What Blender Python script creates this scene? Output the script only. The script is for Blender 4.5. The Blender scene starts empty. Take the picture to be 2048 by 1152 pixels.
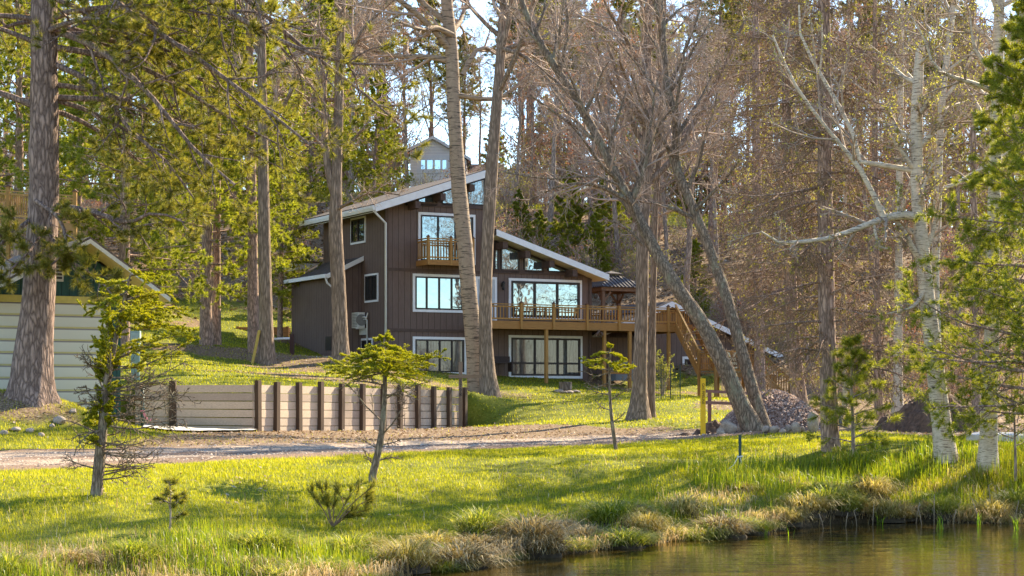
import bpy, math, random
import numpy as np
from mathutils import Vector, Matrix, Euler
rng = np.random.default_rng(11)
random.seed(5)
PI = math.pi
SC = bpy.context.scene
COL = SC.collection
FPX, HV = 3700.0, 790.0            # focal length and horizon row of the 2048 px wide photograph

def P(u, v, Y):
    return np.array([(u - 1024.0) / FPX * Y, Y, (HV - v) / FPX * Y])

# ------------------------------------------------------------------ objects
def link(o, parent=None):
    COL.objects.link(o)
    if parent is not None:
        o.parent = parent
    return o

def tag(o, label=None, cat=None, group=None, kind=None):
    if label: o['label'] = label
    if cat: o['category'] = cat
    if group: o['group'] = group
    if kind: o['kind'] = kind
    return o

def thing(name, label, cat, loc=(0, 0, 0), rz=0.0, group=None):
    o = bpy.data.objects.new(name, None)
    o.empty_display_size = 0.2
    o.location = [float(c) for c in loc]
    o.rotation_euler = (0, 0, rz)
    link(o)
    return tag(o, label, cat, group)

def finish(name, me, mat, parent=None, smooth=False):
    if mat is not None:
        me.materials.append(mat)
    if smooth:
        me.polygons.foreach_set('use_smooth', np.ones(len(me.polygons), dtype=bool))
    o = bpy.data.objects.new(name, me)
    return link(o, parent)

def raw_mesh(name, V, faces):
    """faces: list of (n,k) int arrays"""
    me = bpy.data.meshes.new(name)
    V = np.asarray(V, dtype=np.float32)
    me.vertices.add(len(V)); me.vertices.foreach_set('co', V.ravel())
    faces = [np.asarray(f, dtype=np.int32) for f in faces if len(f)]
    loops = np.concatenate([f.ravel() for f in faces]) if faces else np.zeros(0, np.int32)
    tot = np.concatenate([np.full(len(f), f.shape[1], np.int32) for f in faces]) if faces else np.zeros(0, np.int32)
    start = np.concatenate([[0], np.cumsum(tot)[:-1]]).astype(np.int32) if len(tot) else tot
    me.loops.add(len(loops)); me.loops.foreach_set('vertex_index', loops)
    me.polygons.add(len(tot)); me.polygons.foreach_set('loop_start', start)
    me.polygons.foreach_set('loop_total', tot)
    me.update(calc_edges=True)
    return me

class MB:
    """collects shapes, builds ONE mesh object"""
    def __init__(s): s.V = []; s.F = []; s.n = 0
    def add(s, V, faces):
        V = np.asarray(V, float)
        for f in faces: s.F.append([i + s.n for i in f])
        s.V.append(V); s.n += len(V); return s
    def box(s, x0, x1, y0, y1, z0, z1):
        v = [(x0,y0,z0),(x1,y0,z0),(x1,y1,z0),(x0,y1,z0),(x0,y0,z1),(x1,y0,z1),(x1,y1,z1),(x0,y1,z1)]
        return s.add(v, [(0,3,2,1),(4,5,6,7),(0,1,5,4),(1,2,6,5),(2,3,7,6),(3,0,4,7)])
    def prism(s, poly, axis, a, b):
        """poly: 2-D outline; extruded along axis ('y': poly is x,z; 'x': poly is y,z; 'z': poly is x,y)"""
        n = len(poly)
        def m(p, t):
            return (p[0], t, p[1]) if axis == 'y' else ((t, p[0], p[1]) if axis == 'x' else (p[0], p[1], t))
        V = [m(p, a) for p in poly] + [m(p, b) for p in poly]
        fs = [tuple(range(n)), tuple(range(2*n-1, n-1, -1))]
        for i in range(n):
            j = (i + 1) % n
            fs.append((i, i + n, j + n, j))
        return s.add(V, fs)
    def bar(s, p0, p1, w, h, up=(0, 0, 1)):
        p0 = Vector(p0); p1 = Vector(p1); d = (p1 - p0).normalized(); upv = Vector(up)
        if abs(d.dot(upv)) > 0.99: upv = Vector((0, 1, 0))
        a = d.cross(upv).normalized(); b = a.cross(d).normalized()
        V = []
        for p in (p0, p1):
            for sa, sb in ((-1,-1),(1,-1),(1,1),(-1,1)):
                V.append(p + a*(sa*w/2) + b*(sb*h/2))
        return s.add([tuple(v) for v in V], [(0,1,2,3),(7,6,5,4),(0,4,5,1),(1,5,6,2),(2,6,7,3),(3,7,4,0)])
    def tube(s, pts, rad, sides=8, cap=True):
        pts = np.asarray(pts, float); n = len(pts)
        r = np.broadcast_to(np.asarray(rad, float), (n,))
        V, Fq = tubes(pts[None], r[None], sides)
        fs = [tuple(q) for q in Fq]
        if cap:
            fs.append(tuple(range(sides))[::-1]); fs.append(tuple((n-1)*sides + i for i in range(sides)))
        return s.add(V, fs)
    def lathe(s, prof, c=(0,0,0), sides=16):
        V = []; fs = []
        for r, z in prof:
            for i in range(sides):
                t = 2*PI*i/sides
                V.append((c[0]+r*math.cos(t), c[1]+r*math.sin(t), c[2]+z))
        for k in range(len(prof)-1):
            for i in range(sides):
                j = (i+1) % sides
                fs.append((k*sides+i, k*sides+j, (k+1)*sides+j, (k+1)*sides+i))
        fs.append(tuple(range(sides))[::-1]); fs.append(tuple((len(prof)-1)*sides+i for i in range(sides)))
        return s.add(V, fs)
    def build(s, name, mat, parent=None, smooth=False):
        me = bpy.data.meshes.new(name)
        V = np.concatenate(s.V)
        me.from_pydata(V.tolist(), [], s.F); me.update()
        return finish(name, me, mat, parent, smooth)

def norm(v):
    return v / np.maximum(np.linalg.norm(v, axis=-1, keepdims=True), 1e-9)

def frames(T):
    ref = np.zeros_like(T); ref[..., 2] = 1.0
    par = np.abs(T[..., 2]) > 0.92
    ref[par] = (1.0, 0.0, 0.0)
    a = norm(np.cross(T, ref)); b = np.cross(T, a)
    return a, b

def tubes(Pt, R, k):
    """M tubes of n points each, radius per point -> vertices, quads"""
    M, n, _ = Pt.shape
    T = np.empty_like(Pt); T[:, 1:-1] = Pt[:, 2:] - Pt[:, :-2]; T[:, 0] = Pt[:, 1] - Pt[:, 0]; T[:, -1] = Pt[:, -1] - Pt[:, -2]
    Tm = norm(np.broadcast_to((Pt[:, -1] - Pt[:, 0])[:, None], Pt.shape))
    ref = np.zeros_like(Tm); ref[..., 2] = 1.0
    ref[np.abs(Tm[..., 2]) > 0.8] = (1.0, 0.0, 0.0)
    T = norm(T); a = norm(np.cross(T, ref)); b = np.cross(T, a)
    th = np.arange(k) * 2 * PI / k
    V = Pt[:, :, None] + R[:, :, None, None] * (a[:, :, None] * np.cos(th)[None, None, :, None] + b[:, :, None] * np.sin(th)[None, None, :, None])
    base = (np.arange(M) * n * k)[:, None, None]; ring = (np.arange(n - 1) * k)[None, :, None]
    i = np.arange(k)[None, None, :]; j = (np.arange(k)[None, None, :] + 1) % k
    q = np.stack(np.broadcast_arrays(base + ring + i, base + ring + j, base + ring + k + j, base + ring + k + i), axis=-1)
    return V.reshape(-1, 3), q.reshape(-1, 4)

class NB:
    """numpy batch mesh builder"""
    def __init__(s): s.V = []; s.F = {3: [], 4: []}; s.n = 0
    def add(s, V, F):
        if len(V) == 0: return s
        s.V.append(V); s.F[F.shape[1]].append(F + s.n); s.n += len(V); return s
    def tubes(s, Pt, R, k): return s.add(*tubes(Pt, R, k))
    def build(s, name, mat, parent=None, smooth=False, origin=None):
        V = np.concatenate(s.V)
        if origin is not None: V = V - np.asarray(origin)
        fs = [np.concatenate(x) for x in (s.F[3], s.F[4]) if x]
        return finish(name, raw_mesh(name, V, fs), mat, parent, smooth)

def copy_tree(o, parent=None):
    c = o.copy(); COL.objects.link(c)
    if parent is not None: c.parent = parent
    for ch in o.children: copy_tree(ch, c)
    return c

# ------------------------------------------------------------------ value noise
_perm = np.random.default_rng(3).random((64, 64, 64))
def vnoise(p):
    p = np.asarray(p, float); i = np.floor(p).astype(int); f = p - i; f = f*f*(3-2*f)
    out = 0
    for dx in (0, 1):
        for dy in (0, 1):
            for dz in (0, 1):
                w = (f[..., 0] if dx else 1-f[..., 0]) * (f[..., 1] if dy else 1-f[..., 1]) * (f[..., 2] if dz else 1-f[..., 2])
                out = out + w * _perm[(i[..., 0]+dx) % 64, (i[..., 1]+dy) % 64, (i[..., 2]+dz) % 64]
    return out
def fbm(p, o=3):
    p = np.asarray(p, float); s = 0; a = 0.5
    for _ in range(o):
        s = s + a * vnoise(p); p = p * 2.03 + 7.1; a *= 0.5
    return s / (1 - 0.5 ** o)
def n2(X, Y, s, o=3, z=0.0):
    return fbm(np.stack([np.asarray(X)*s, np.asarray(Y)*s, np.full(np.shape(X), z)], -1), o)
def sstep(a, b, x):
    t = np.clip((x - a) / (b - a), 0, 1); return t*t*(3-2*t)

# ------------------------------------------------------------------ materials
class NT:
    def __init__(s, name):
        s.m = bpy.data.materials.new(name); s.m.use_nodes = True
        s.t = s.m.node_tree; s.t.nodes.clear()
        s.out = s.t.nodes.new('ShaderNodeOutputMaterial')
    def n(s, typ, **kw):
        nd = s.t.nodes.new(typ)
        for k, v in kw.items():
            if k in nd.inputs.keys(): nd.inputs[k].default_value = v
            else: setattr(nd, k, v)
        return nd
    def l(s, a, b): s.t.links.new(a, b)
    def coords(s, scale=(1, 1, 1), which='Object'):
        tc = s.n('ShaderNodeTexCoord'); mp = s.n('ShaderNodeMapping'); mp.inputs['Scale'].default_value = scale
        s.l(tc.outputs[which], mp.inputs['Vector']); return mp.outputs['Vector']
    def noise(s, vec, scale, detail=4, rough=0.6):
        nd = s.n('ShaderNodeTexNoise'); nd.inputs['Scale'].default_value = scale
        nd.inputs['Detail'].default_value = detail; nd.inputs['Roughness'].default_value = rough
        s.l(vec, nd.inputs['Vector']); return nd.outputs['Fac']
    def ramp(s, fac, stops):
        nd = s.n('ShaderNodeValToRGB'); e = nd.color_ramp.elements
        while len(e) < len(stops): e.new(0.5)
        for el, (p, c) in zip(e, stops):
            el.position = p; el.color = (*c, 1) if len(c) == 3 else c
        s.l(fac, nd.inputs['Fac']); return nd.outputs['Color']
    def mix(s, fac, a, b, mode='MIX'):
        nd = s.n('ShaderNodeMix', data_type='RGBA', blend_type=mode)
        for sock, v in ((nd.inputs['Factor'], fac), (nd.inputs['A'], a), (nd.inputs['B'], b)): pass
        ins = [i for i in nd.inputs if i.enabled]
        f, A, B = nd.inputs[0], nd.inputs[6], nd.inputs[7]
        for sock, v in ((f, fac), (A, a), (B, b)):
            if hasattr(v, 'is_linked'): s.l(v, sock)
            elif isinstance(v, (int, float)): sock.default_value = v
            else: sock.default_value = (*v, 1)
        return nd.outputs[2]
    def math(s, op, a, b=0.0):
        nd = s.n('ShaderNodeMath', operation=op)
        for sock, v in ((nd.inputs[0], a), (nd.inputs[1], b)):
            if hasattr(v, 'is_linked'): s.l(v, sock)
            else: sock.default_value = v
        return nd.outputs[0]
    def bsdf(s, col, rough=0.8, bump=None, bs=0.3, bd=0.02, spec=0.3, metal=0.0):
        b = s.n('ShaderNodeBsdfPrincipled')
        b.inputs['Roughness'].default_value = rough
        b.inputs['Specular IOR Level'].default_value = spec
        b.inputs['Metallic'].default_value = metal
        if hasattr(col, 'is_linked'): s.l(col, b.inputs['Base Color'])
        else: b.inputs['Base Color'].default_value = (*col, 1)
        if bump is not None:
            bn = s.n('ShaderNodeBump'); bn.inputs['Strength'].default_value = bs; bn.inputs['Distance'].default_value = bd
            s.l(bump, bn.inputs['Height']); s.l(bn.outputs['Normal'], b.inputs['Normal'])
        s.l(b.outputs['BSDF'], s.out.inputs['Surface']); return b

MATS = {}
def simple(name, col, rough=0.7, var=0.15, scale=6.0, spec=0.3, metal=0.0, bump=0.15, stretch=(1, 1, 1)):
    if name in MATS: return MATS[name]
    t = NT(name); v = t.coords(stretch); f = t.noise(v, scale, 5)
    c = np.array(col)
    cc = t.ramp(f, [(0.3, tuple(c*(1-var))), (0.7, tuple(np.minimum(c*(1+var), 1)))])
    t.bsdf(cc, rough, f, bump, 0.01, spec, metal)
    MATS[name] = t.m; return t.m

def wood(name, col, axis=0, var=0.3, rough=0.75):
    """grain runs along the given object axis"""
    if name in MATS: return MATS[name]
    st = [14.0, 14.0, 14.0]; st[axis] = 0.8
    t = NT(name); f = t.noise(t.coords(st), 3.0, 6, 0.65); g = t.noise(t.coords((1, 1, 1)), 1.3, 3)
    c = np.array(col)
    a = t.ramp(f, [(0.3, tuple(c*(1-var))), (0.5, tuple(c)), (0.72, tuple(np.minimum(c*(1+var), 1)))])
    b = t.mix(t.math('MULTIPLY', g, 0.5), a, tuple(c*0.6))
    gi = t.n('ShaderNodeNewGeometry')
    b = t.mix(1.0, b, t.ramp(gi.outputs['Random Per Island'], [(0, (.68,.66,.66)), (.5, (1,1,1)), (1, (1.18,1.16,1.1))]), 'MULTIPLY')
    t.bsdf(b, rough, f, 0.3, 0.006, 0.25)
    MATS[name] = t.m; return t.m

def bark(name, dark, light, scale=9.0, stretch=0.22, bump=0.8, lichen=None):
    if name in MATS: return MATS[name]
    t = NT(name)
    v = t.coords((1, 1, stretch))
    vo = t.n('ShaderNodeTexVoronoi', feature='DISTANCE_TO_EDGE'); vo.inputs['Scale'].default_value = scale
    nz = t.n('ShaderNodeTexNoise'); nz.inputs['Scale'].default_value = scale*0.8; nz.inputs['Detail'].default_value = 4
    t.l(v, nz.inputs['Vector'])
    mx = t.n('ShaderNodeMix', data_type='VECTOR'); mx.inputs[0].default_value = 0.12
    t.l(v, mx.inputs[4]); t.l(nz.outputs['Color'], mx.inputs[5]); t.l(mx.outputs[1], vo.inputs['Vector'])
    f2 = t.noise(v, scale*2.2, 5, 0.7)
    h = t.math('ADD', t.math('MULTIPLY', t.math('MINIMUM', vo.outputs['Distance'], 0.35), 1.8), t.math('MULTIPLY', f2, 0.6))
    c = t.ramp(h, [(0.22, tuple(dark)), (0.75, tuple(light)), (1.0, tuple(np.minimum(np.array(light)*1.25, 1)))])
    if lichen is not None:
        g = t.noise(t.coords((1, 1, 0.7)), 3.0, 4, 0.7)
        g = t.ramp(g, [(0.52, (0, 0, 0)), (0.66, (1, 1, 1))])
        c = t.mix(t.math('MULTIPLY', g, 0.6), c, lichen)
    t.bsdf(c, 0.9, h, bump, 0.03, 0.15)
    MATS[name] = t.m; return t.m

def leaf(name, cols, trans=0.45, tcol=None, rough=0.5, scale=0.9, spec=0.25):
    """foliage: colour varies per blade and in soft patches; lets light through"""
    if name in MATS: return MATS[name]
    t = NT(name)
    g = t.n('ShaderNodeNewGeometry')
    f = t.noise(t.coords(), scale, 3)
    fac = t.math('ADD', t.math('MULTIPLY', g.outputs['Random Per Island'], 0.55), t.math('MULTIPLY', f, 0.5))
    n = len(cols)
    c = t.ramp(fac, [(0.15 + 0.7*i/(n-1), tuple(cols[i])) for i in range(n)])
    b = t.n('ShaderNodeBsdfPrincipled'); b.inputs['Roughness'].default_value = rough; b.inputs['Specular IOR Level'].default_value = spec
    t.l(c, b.inputs['Base Color'])
    tr = t.n('ShaderNodeBsdfTranslucent')
    tc = t.mix(1.0, c, tcol if tcol is not None else (1.5, 1.5, 0.6), 'MULTIPLY')
    t.l(tc, tr.inputs['Color'])
    mx = t.n('ShaderNodeMixShader'); mx.inputs[0].default_value = trans
    t.l(b.outputs[0], mx.inputs[1]); t.l(tr.outputs[0], mx.inputs[2]); t.l(mx.outputs[0], t.out.inputs['Surface'])
    MATS[name] = t.m; return t.m

def text_mesh(name, body, size, mat, parent, loc, rot, align='CENTER', depth=0.004):
    cu = bpy.data.curves.new(name, 'FONT'); cu.body = body; cu.size = size; cu.align_x = align; cu.align_y = 'CENTER'; cu.extrude = depth
    tmp = bpy.data.objects.new(name + '_curve', cu); COL.objects.link(tmp)
    dg = bpy.context.evaluated_depsgraph_get(); dg.update()
    me = bpy.data.meshes.new_from_object(tmp.evaluated_get(dg))
    bpy.data.objects.remove(tmp); bpy.data.curves.remove(cu)
    me.materials.clear()
    o = finish(name, me, mat, parent); o.location = loc; o.rotation_euler = rot
    return o
# ================================================================== light, sky, camera
cam = bpy.data.cameras.new('camera'); co = bpy.data.objects.new('camera', cam); COL.objects.link(co)
co.location = (0, 0, 0); co.rotation_euler = (PI/2, 0, 0)
cam.sensor_width = 36.0; cam.lens = FPX / 2048 * 36.0; cam.shift_y = (HV - 576) / 2048.0
cam.clip_start = 0.1; cam.clip_end = 2000
SC.camera = co
SUN_AZ, SUN_EL = math.radians(40), math.radians(34)      # azimuth from +Y towards +X
sd = Vector((math.sin(SUN_AZ)*math.cos(SUN_EL), math.cos(SUN_AZ)*math.cos(SUN_EL), math.sin(SUN_EL)))
sl = bpy.data.lights.new('sun', 'SUN'); sl.energy = 5.0; sl.angle = math.radians(0.53); sl.color = (1.0, 0.86, 0.62)
so = bpy.data.objects.new('sun', sl); COL.objects.link(so); so.rotation_euler = sd.to_track_quat('Z', 'Y').to_euler()
W = bpy.data.worlds.new('World'); SC.world = W; W.use_nodes = True
wn = W.node_tree.nodes; wl = W.node_tree.links
sky = wn.new('ShaderNodeTexSky'); sky.sky_type = 'NISHITA'; sky.sun_disc = False
sky.sun_elevation = SUN_EL; sky.sun_rotation = SUN_AZ; sky.air_density = 1.0; sky.dust_density = 0.15; sky.ozone_density = 3.0
bg = [n for n in wn if n.type == 'BACKGROUND'][0]; bg.inputs['Strength'].default_value = 0.13
wl.new(sky.outputs[0], bg.inputs[0])
SC.view_settings.view_transform = 'Standard'; SC.view_settings.look = 'None'; SC.view_settings.gamma = 1
SC.view_settings.exposure = 1.7
SC.render.engine = 'CYCLES'
cy = SC.cycles
cy.max_bounces = 6; cy.diffuse_bounces = 3; cy.glossy_bounces = 3; cy.transmission_bounces = 5; cy.transparent_max_bounces = 6
cy.caustics_reflective = False; cy.caustics_refractive = False; cy.use_denoising = True
cy.sample_clamp_indirect = 6.0

# ================================================================== terrain
WATER = -2.6
def tps_fit(pts):
    pts = np.array(pts, float); n = len(pts); X = pts[:, :2] / 30.0
    d = np.linalg.norm(X[:, None] - X[None], axis=-1)
    K = np.where(d > 0, d**2 * np.log(np.maximum(d, 1e-9)), 0) + np.eye(n)*0.002
    A = np.zeros((n+3, n+3)); A[:n, :n] = K; A[:n, n] = 1; A[:n, n+1:] = X; A[n:, :n] = A[:n, n:].T
    w = np.linalg.solve(A, np.concatenate([pts[:, 2], np.zeros(3)]))
    def f(x, y):
        x = np.asarray(x, float) / 30.0; y = np.asarray(y, float) / 30.0
        out = w[n] + w[n+1]*x + w[n+2]*y
        for i in range(n):
            r2 = (x - X[i, 0])**2 + (y - X[i, 1])**2
            out = out + w[i] * 0.5 * r2 * np.log(np.maximum(r2, 1e-12))
        return out
    return f
def px(*l): return [tuple(P(*q)) for q in l]
low = px((190,990,31),(0,1010,29.5),(400,1000,31),(0,945,36),(0,905,43),(300,925,40),(400,867,52),(400,887,48),(300,863,52),(300,890,47),(560,872,54),(650,878,55),(400,1060,27.5),(100,1090,26.5),
   (600,1010,32.5),(750,950,37),(750,912,44),(750,886,51),(505,861,58),(720,861,65),(930,859,72),(280,857,56),(600,1090,28.5),
   (1000,1040,33),(1300,1000,36.5),(1640,985,40.5),(1900,985,40),(2048,985,40),(1228,905,46),(1370,876,57),(1100,890,52),
   (1480,940,39),(1665,917,43),(1890,922,42),(1985,927,41),(1510,864,56),(1405,873,55),(1650,862,57),(1850,868,54),(2030,885,48),
   (100,832,52),(-60,815,50),(1000,852,66),(1280,837,66))
low = [(x, y, z) for x, y, z in low] + [(-30, 40, -1.2), (-30, 28, -1.8), (30, 45, -1.5), (30, 60, -1.0), (-35, 60, 0), (20, 75, -0.8), (0, 80, -1.0), (-10, 80, -1.0)]
high = px((300,770,59),(505,768,60),(700,772,66),(925,781,73),(420,690,80),(530,727,76),(680,717,78),(600,712,85),(300,690,78),(200,640,85),
   (970,798,76),(1090,772,84),(1280,790,80),(1345,785,88),(1280,837,66),(1350,812,70),(1500,787,90),(1600,800,85),(1750,800,80),(1990,795,75)) + \
   [(-25,95,6),(-12,100,5),(0,102,5.0),(12,102,3.8),(25,100,3),(42,100,3),(-30,130,14),(0,128,13.2),(3,134,13.7),(20,128,11),(45,130,10),
    (-45,170,17),(0,170,16.5),(45,170,15),(-60,230,18),(0,230,18),(60,230,17),(-30,70,3.5),(-25,60,1.5),(40,75,0.5),(-60,100,8),(70,100,4),(20,60,-0.9),(0,60,-1.0),(40,55,-1)]
f_low, f_high = tps_fit(low), tps_fit(high)
def shore(X):
    X = np.asarray(X, float)
    s = np.interp(X, [-60,-12,-7,-3.5,-1.9,-.6,1.05,3.4,6.2,7.9,10.3,16,60], [16,20.5,22.4,24.4,25.9,28.4,30.5,33.2,37.0,37.7,37.3,37.5,38])
    return s + (0.9*(n2(X, X*0, 0.7, 3, 4.4) - 0.5))*sstep(-2.5, 0, X)
WALL_A, WALL_B, WALL_C = P(270, 857, 56.6), P(505, 861, 58), P(930, 859, 72)
def height(X, Y):
    X = np.asarray(X, float); Y = np.asarray(Y, float)
    yb = np.interp(X, [-60,-20,-14,-12,WALL_A[0],WALL_B[0],WALL_C[0],-0.4,2,6,60], [46,48,52.5,57.4,WALL_A[1]+.35,WALL_B[1]+.45,WALL_C[1]+.5,72,71,70,70])
    w = np.interp(X, [-60,-14,-12,WALL_A[0],WALL_C[0],WALL_C[0]+1.4,1,60], [5,4,1.6,.3,.3,3.5,8,9])
    m = sstep(-0.5, 0.5, (Y - yb) / w)
    lo, hi = f_low(X, np.minimum(Y, 82)), f_high(X, np.maximum(Y, 52))
    h = lo*(1-m) + hi*m
    h = h + 0.75*np.exp(-(((X+12.9)/2.2)**2 + ((Y-49.4)/2.0)**2))
    h = h + (n2(X, Y, 0.5, 3) - 0.5)*0.12 + (n2(X, Y, 2.1, 2, 9.) - 0.5)*0.05
    d = Y - shore(X)
    h = np.maximum(h, WATER + 0.12)
    b = sstep(-0.12, 0.16, d)*0.6 + sstep(0.1, 2.6, d)*0.4
    bed = WATER - 0.12 - np.clip(-d, 0, 12)*0.14
    lump = (n2(X, Y, 1.3, 2, 2.2) - 0.5) * 0.5 * sstep(-.1, .5, d) * (1 - sstep(2.0, 4.0, d))
    return bed*(1-b) + h*b + lump
def ground_at(x, y): return float(height(np.array([x]), np.array([y]))[0])
def G(u, Y):
    """world point on the ground in photo column u at distance Y"""
    x = (u - 1024) / FPX * Y; return np.array([x, Y, ground_at(x, Y)])

def road_edges():
    fr = np.array([(-60,33.5),(-20,34.5),(-9.96,36),(-7.7,39.6),(-3.3,44.2),(-.31,48.3),(2.6,51),(5.1,53.6),(9,56),(14,58)], float)
    bk = np.array([(-60,41),(-20,42),(-11.9,43),(-9.0,46.2),(-3.8,51.2),(-.36,56),(2.5,58.5),(5.6,60.5),(9,62),(14,63.5)], float)
    return fr, bk
RF, RB = road_edges()
def road_mask(X, Y):
    yf = np.interp(X, RF[:, 0], RF[:, 1]); yk = np.interp(X, RB[:, 0], RB[:, 1])
    e = (n2(X, Y, 0.9, 3, 5.) - .5)*1.6
    return sstep(-.25, .25, Y - yf + e*0.5) * (1 - sstep(-.4, .4, Y - yk + e)) * (1 - sstep(9, 12, X))

def grid_axis(segs):
    out = []
    for a, b, st in segs: out.append(np.arange(a, b, st))
    return np.concatenate(out + [[segs[-1][1]]])
gx = grid_axis([(-260,-60,20),(-60,-24,1.5),(-24,-14,.4),(-14,16,.2),(16,30,.6),(30,60,2),(60,260,20)])
gy = grid_axis([(6,22,1.5),(22,46,.17),(46,76,.25),(76,105,.7),(105,150,1.5),(150,260,8),(260,700,60)])
GX, GY = np.meshgrid(gx, gy)
GZ = height(GX, np.minimum(GY, 240))
nx, ny = len(gx), len(gy)
ii = (np.arange(ny-1)[:, None]*nx + np.arange(nx-1)[None]).ravel()
gme = raw_mesh('ground', np.stack([GX, GY, GZ], -1).reshape(-1, 3), [np.stack([ii, ii+1, ii+nx+1, ii+nx], -1)])
def covers(X, Y):
    """grass, leaf litter, mud shares of the ground cover"""
    d = Y - shore(X); nz = n2(X, Y, .35, 4, 1.)
    mud = 1 - sstep(.1, .8, d + (nz-.5)*1.2)
    rm = road_mask(X, Y)
    yk = np.interp(X, RB[:, 0], RB[:, 1])
    yb = np.interp(X, [-12,WALL_A[0],WALL_B[0],WALL_C[0],.5,3,6], [56,WALL_A[1]+.3,WALL_B[1]+.3,WALL_C[1]+.2,66.5,62.5,61])
    dirt = sstep(-.6, .6, Y - yk + (nz-.5)*4) * (1 - sstep(-.5, .4, Y - yb + (nz-.5)*3*sstep(-1.5, 0, X))) * sstep(-10.5, -8.5, X + (nz-.5)*4) * (1 - sstep(4.5, 7.5, X))
    dirt = np.maximum(dirt, np.exp(-(((X+12.6)/2.4)**2 + ((Y-48.4)/1.6)**2))*1.2*(nz+.2))
    litter = sstep(90, 97, Y + (nz-.5)*10 - np.clip(-X-4, 0, 8)*.6)
    litter = np.maximum(litter, sstep(9, 12, X + (nz-.5)*5) * sstep(50, 54, Y + (nz-.5)*4))
    litter = np.maximum(litter, .75*sstep(.52, .66, n2(X, Y, .22, 4, 3.))*sstep(55, 60, Y))
    litter = np.maximum(litter, sstep(80,86,Y)*(X < -2.5)*(X > -9)*sstep(.1,.6,nz))
    litter = litter*(1 - .85*np.exp(-(((X-1.0)/4.0)**2 + ((Y-72.5)/6.5)**2))); dirt = dirt*(1 - sstep(65.5, 68, Y)*sstep(-1.7, -1.0, X))
    strip = sstep(125, 127.5, Y)*(1 - sstep(140, 146, Y))*(1 - sstep(14, 20, np.abs(X)))
    litter = litter*(1-strip)
    bare = np.clip(np.maximum(dirt, litter), 0, 1)
    grass = np.clip(1 - np.maximum(np.maximum(bare, mud), rm), 0, 1)
    return grass, bare, mud
g_, b_, m_ = covers(GX, GY)
ca = gme.color_attributes.new('cover', 'FLOAT_COLOR', 'POINT')
ca.data.foreach_set('color', np.stack([g_, b_, m_, np.ones_like(g_)], -1).astype(np.float32).ravel())
t = NT('ground_cover')
at = t.n('ShaderNodeAttribute', attribute_name='cover'); sp = t.n('ShaderNodeSeparateColor'); t.l(at.outputs['Color'], sp.inputs[0])
oc = t.coords()
n1 = t.noise(oc, 1.1, 6, .65); n3 = t.noise(oc, 14, 5, .7); n4 = t.noise(oc, 0.35, 4)
gc = t.ramp(t.math('ADD', t.math('MULTIPLY', n3, .6), t.math('MULTIPLY', n1, .4)), [(.3, (.06,.065,.01)), (.5, (.14,.15,.015)), (.68, (.24,.23,.04)), (.8, (.34,.27,.1))])
lc = t.ramp(n3, [(.28, (.05,.03,.018)), (.45, (.15,.095,.055)), (.6, (.3,.21,.13)), (.75, (.46,.36,.25))])
mc = t.ramp(n3, [(.3, (.018,.013,.008)), (.6, (.06,.042,.022)), (.8, (.13,.095,.05))])
c0 = t.mix(sp.outputs[1], gc, lc); c1 = t.mix(sp.outputs[2], c0, mc)
gm = t.n('ShaderNodeMapRange'); t.l(t.math('ADD', sp.outputs[0], t.math('MULTIPLY', t.math('SUBTRACT', n1, .5), .5)), gm.inputs[0])
gm.inputs[1].default_value = .35; gm.inputs[2].default_value = .65
c2 = t.mix(gm.outputs[0], t.mix(sp.outputs[2], lc, mc), gc)
t.bsdf(c2, .95, n3, .5, .03, .1)
ground = finish('ground', gme, t.m, smooth=True); tag(ground, kind='structure')

# gravel road: a sheet that follows the ground
rx = np.arange(-60, 13.01, .3); rv = np.linspace(0, 1, 40)
yf = np.interp(rx, RF[:, 0], RF[:, 1]); yk = np.interp(rx, RB[:, 0], RB[:, 1])
yf = yf + (n2(rx, rx*0, .8, 3, 2.) - .5)*1.1; yk = yk + (n2(rx, rx*0, .6, 3, 8.) - .5)*1.6
yk = yk + (yf-yk)*sstep(8, 13, rx)*.8
RX = np.broadcast_to(rx[None], (40, len(rx))); RY = yf[None] + (yk-yf)[None]*rv[:, None]
edge = np.minimum(rv, 1-rv)[:, None]
rut = -.05*np.exp(-((rv-.28)/.08)**2) - .05*np.exp(-((rv-.7)/.08)**2)
RZ = height(RX, RY) + .012 + .05*sstep(0, .1, edge) + rut[:, None] - .05*(edge < .01)
k = (np.arange(39)[:, None]*len(rx) + np.arange(len(rx)-1)[None]).ravel()
rme = raw_mesh('road', np.stack([RX, RY, RZ], -1).reshape(-1, 3), [np.stack([k, k+1, k+len(rx)+1, k+len(rx)], -1)])
ra = rme.color_attributes.new('across', 'FLOAT_COLOR', 'POINT')
av = np.broadcast_to(rv[:, None], RX.shape); ra.data.foreach_set('color', np.stack([av, av, av, av*0+1], -1).astype(np.float32).ravel())
t = NT('gravel_road'); oc = t.coords()
at = t.n('ShaderNodeAttribute', attribute_name='across')
n1 = t.noise(oc, 18, 5, .75); n2_ = t.noise(t.coords((.3, 1, 1)), 1.5, 5, .65); vo = t.n('ShaderNodeTexVoronoi'); vo.inputs['Scale'].default_value = 26; t.l(oc, vo.inputs['Vector'])
ac = t.math('ADD', at.outputs['Fac'], t.math('MULTIPLY', t.math('SUBTRACT', n2_, .5), .35))
band = t.ramp(ac, [(.05, (.27,.18,.12)), (.2, (.21,.14,.098)), (.3, (.52,.4,.295)), (.42, (.24,.16,.115)), (.5, (.21,.14,.1)), (.6, (.54,.42,.315)), (.78, (.47,.355,.255)), (.92, (.24,.15,.09))])
sp_ = t.ramp(n1, [(.3, (.35,.3,.3)), (.55, (1, 1, 1)), (.75, (1.5, 1.45, 1.4))])
rc = t.mix(1.0, band, sp_, 'MULTIPLY')
t.bsdf(rc, .9, t.math('ADD', n1, t.math('MULTIPLY', vo.outputs['Distance'], .6)), .7, .03, .15)
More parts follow.
